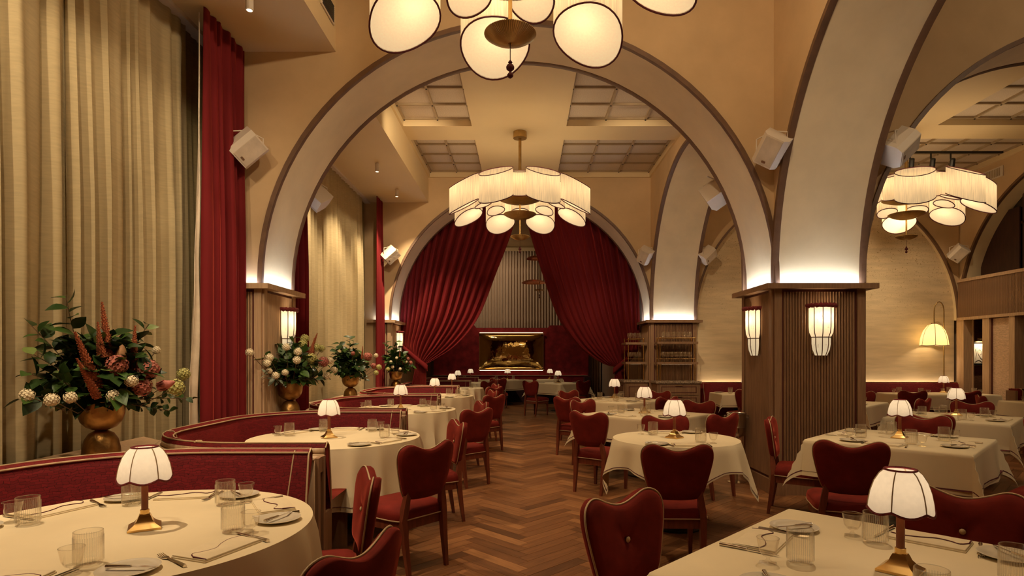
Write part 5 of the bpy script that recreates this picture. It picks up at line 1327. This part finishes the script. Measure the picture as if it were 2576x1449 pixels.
def bouquet(label, loc, seed, spread, height, branches, flowers, spikes, proteas, per, mix, tip=None):
    """branches: list of (azimuth deg, elevation deg, length); flowers: (kind, x, y, z)"""
    rr = random.Random(seed); t = thing('flower_arrangement', label, 'bouquet', loc, R_(62), 'bouquets on the ledge behind the booths')
    MB().lathe([(.108, 0), (.110, .01), (.106, .06), (.094, .115), (.070, .155), (.040, .172), (.030, .176)], 40).build('vase_foot', 'bronze', t, smooth=50)
    MB().lathe([(.030, .174), (.05, .18), (.085, .197), (.115, .232), (.130, .28), (.134, .33), (.135, .365), (.131, .366), (.126, .33), (.118, .27), (.05, .25)], 40, closed=False).build('vase_bowl', 'bronze', t, smooth=50)
    zr = .41; tw = MB()
    Mz = Matrix.Rotation(R_(62), 3, 'Z'); lim = -2.87 if tip else -3.14
    def obj(name, me, p, q, s=1):
        if loc[0]+(Mz @ Vector(p)).x < lim+.06*s: return None
        o = bpy.data.objects.new(name, me); COL.objects.link(o); o.parent = t; o.location = p; o.rotation_mode = 'QUATERNION'; o.rotation_quaternion = q; o.scale = (s, s, s); return o
    for az, el, ln, kind in branches:
        el = max(el, 14 if kind != 'r' else -6); ln *= .92; d = Vector((.92*cos(R_(az))*cos(R_(el)), .85*sin(R_(az))*cos(R_(el)), 1.2*sin(R_(el)))); side = d.orthogonal().normalized()
        curl = Vector((rr.uniform(-.15, .15), rr.uniform(-.15, .15), rr.uniform(-.14, .08))); base = Vector((rr.uniform(-.05, .05), rr.uniform(-.05, .05), zr-.06))
        pts = [base+d*(ln*f)+curl*(ln*f*f) for f in [k/7 for k in range(8)]]; tw.tube(pts, [.0035*(1-.6*k/7)+.0008 for k in range(8)], 5)
        nl = int(per*1.6) if kind not in 'r' else int(per*1.9)
        for i in range(nl):
            f = .2+.8*(i+.5)/nl+rr.uniform(-.03, .03); f = min(1, f); k = min(6, int(f*7)); p = pts[k].lerp(pts[k+1], f*7-k)
            a = i*2.4+rr.uniform(-.5, .5); dirv = (d*.45+(side*cos(a)+d.cross(side)*sin(a))*.85+Vector((0, 0, rr.uniform(-.25, .25)))).normalized()
            up = Vector((rr.uniform(-.6, .6), rr.uniform(-1.0, .2), 1)).normalized()
            x = dirv.cross(up).normalized(); z = x.cross(dirv).normalized(); q = Matrix((x, dirv, z)).transposed().to_quaternion()
            kk = kind if kind in ('r', 's') else rr.choice(mix)
            if kind == 'r': kk = rr.choice(('r', 'r', 'rm'))
            obj('leaf', LEAFM[kk], p, q, rr.uniform(1.05, 1.7))
    for k in range(150 if seed == 1 else 90):
        a, e = rr.uniform(0, 2*pi), rr.uniform(.15, 1.4); d = Vector((1.1*cos(a)*cos(e), sin(a)*cos(e), sin(e))); p = Vector((0, 0, zr+.06))+d*rr.uniform(.10, .30)
        dirv = (d+Vector((rr.uniform(-.6, .6), rr.uniform(-.6, .6), rr.uniform(-.5, .4)))).normalized(); x = dirv.cross(Vector((rr.uniform(-.4, .4), rr.uniform(-.8, .2), 1)).normalized()).normalized(); z = x.cross(dirv).normalized()
        obj('leaf', LEAFM[rr.choice(mix)], p, Matrix((x, dirv, z)).transposed().to_quaternion(), rr.uniform(1.1, 1.6))
    for k, x, y, z, s in flowers:
        x *= 1.08; s *= .82; p = Vector((x, y, z+.04)); tw.tube([Vector((0, 0, zr-.03)), p*.5+Vector((0, 0, zr*.25)), p], .003, 5); obj('hydrangea_head', FLW[k], p, Matrix.Rotation(rr.uniform(0, 6), 3, 'Z').to_quaternion(), s)
    for x, y, z, dx, dy, dz, s in spikes:
        dv = Vector((dx, dy, dz)).normalized(); obj('amaranth_spike', SPIKE, (x, y, z), dv.to_track_quat('Z', 'Y'), s)
    for m, x, y, z, dx, dy, dz, s in proteas:
        obj('protea', PRO[m], (x, y, z), Vector((dx, dy, dz)).to_track_quat('Z', 'Y'), s)
    tw.build('stems', 'twig', t, kind='stuff')
    return t
def brs(n, seed, l0, l1, kinds, e0=5, e1=80, azs=None):
    r = random.Random(seed); out = []
    for i in range(n):
        az = (i*137.5+r.uniform(-20, 20)) % 360
        el = e0+(e1-e0)*((i+.5)/n)**.85; out.append((az, el, r.uniform(l0, l1), r.choice(kinds)))
    return out
zv = .80
b1 = brs(17, 3, .34, .46, 'xxx', 0, 82)+[(185, 62, .66, 'x'), (165, 50, .58, 'x'), (190, 38, .52, 'x'), (180, 20, .5, 'x'), (12, 50, .60, 'r'), (5, 63, .62, 'x'), (0, 5, .62, 'r'), (350, -8, .5, 'r'), (20, 40, .55, 'r'), (185, 3, .48, 'x'), (260, 20, .35, 'x'), (280, 35, .38, 'x')]
bouquet('largest bouquet with rust amaranth spikes and pink hydrangeas, nearest on the left', (-2.76, 3.895, zv), 1, .5, .7, b1,
        [('p', -.02, -.22, .56, 1.2), ('p', .16, -.22, .53, 1.25), ('p', .10, -.26, .42, 1.15), ('w', .02, -.30, .46, 1.1), ('w', -.06, -.27, .37, 1.1), ('w', -.42, -.12, .39, 1.1), ('w', -.33, -.18, .36, 1.1), ('g', .34, -.20, .40, 1.45), ('g', .44, -.12, .49, 1.1), ('w', -.25, -.2, .37, 1.0), ('w', .30, -.05, .66, .8)],
        [(-.10, -.16, .46, -.38, -.1, .9, 1.25), (-.12, -.2, .40, -.45, -.15, .8, .95), (-.05, -.12, .56, -.1, 0, 1, 1.05), (.0, -.12, .58, -.12, 0, 1, 1.05), (.02, -.06, .62, -.12, 0, 1, 1.3), (.12, -.14, .56, .02, -.05, 1, 1.0), (-.02, -.14, .5, -.2, 0, 1, 1.0)],
        [(0, .03, -.16, .61, 0, -.2, 1, 1.25), (1, .21, -.26, .45, .5, -.7, .3, 1.15)], 11, 'dddmml')
b2 = brs(17, 8, .30, .42, 'xxs', 0, 80)+[(10, 70, .56, 'x'), (20, 62, .52, 'x'), (150, 62, .50, 'x'), (200, 10, .55, 's'), (0, -5, .48, 'x'), (345, 10, .45, 'x'), (250, 30, .35, 'x'), (290, 40, .35, 'x'), (180, 40, .42, 'x')]
bouquet('second bouquet with many white snowball flowers beside the near pilaster', (-2.60, 6.63, zv), 2, .45, .6, b2,
        [('w', -.56, -.12, .66, 1.15), ('w', -.37, -.16, .61, 1.15), ('w', -.41, -.18, .55, 1.1), ('w', -.22, -.22, .72, 1.15), ('w', -.11, -.26, .67, 1.2), ('w', -.14, -.28, .58, 1.2), ('w', -.33, -.2, .42, 1.1), ('w', -.38, -.17, .47, .9), ('g', .11, -.1, .82, 1.2), ('g', .05, -.14, .76, 1.2), ('g', .18, -.2, .72, 1.1), ('g', .26, -.18, .71, 1.05), ('g', .06, -.26, .60, 1.4), ('p', .24, -.24, .56, 1.1), ('w', .37, -.2, .57, 1.1), ('w', .47, -.15, .46, 1.1), ('w', .33, -.2, .40, 1.2), ('w', -.22, -.2, .45, 1.0)],
        [(.12, -.2, .60, .15, 0, 1, .9), (.14, -.15, .68, .45, 0, 1, .9)], [], 8, 'ddmml', tip=1)
b3 = brs(20, 15, .30, .42, 'xxx', 0, 82)+[(170, 55, .56, 'x'), (165, 65, .55, 'x'), (90, 85, .58, 'x'), (30, 58, .56, 'x'), (10, 42, .46, 'x'), (185, 15, .48, 'x'), (355, 0, .55, 'r'), (345, -6, .5, 'r')]
bouquet('third bouquet, mostly dark leaves with one pink hydrangea', (-2.74, 9.42, zv), 3, .45, .6, b3,
        [('p', .10, -.26, .62, 1.3), ('w', .42, -.12, .64, 1.0), ('p', .36, -.12, .47, .9), ('g', .42, -.18, .45, 1.15), ('g', .34, -.2, .36, 1.0), ('p', -.14, -.2, .67, .6)],
        [(.04, -.2, .62, .1, 0, 1, .7)], [], 8, 'ddddm')
b4 = brs(16, 21, .26, .38, 'xrx', 0, 80)+[(10, 75, .62, 'x'), (160, 74, .58, 'x'), (60, 78, .6, 'x'), (0, 30, .5, 'x'), (350, 10, .48, 'x'), (190, 12, .4, 'r')]
bouquet('farthest bouquet with white and pink flowers by the last pilaster', (-2.60, 12.12, zv), 4, .45, .6, b4,
        [('w', -.28, -.12, .52, .9), ('w', -.26, -.15, .42, .9), ('w', -.18, -.18, .60, .8), ('w', -.1, -.2, .38, .9), ('w', .05, -.22, .52, .8), ('p', .2, -.2, .5, .8), ('p', .12, -.2, .58, .7), ('g', -.33, -.1, .38, 1)],
        [(.0, -.1, .55, 0, 0, 1, .8), (.05, -.12, .5, .1, 0, 1, .8)], [], 7, 'ddmm', tip=1)
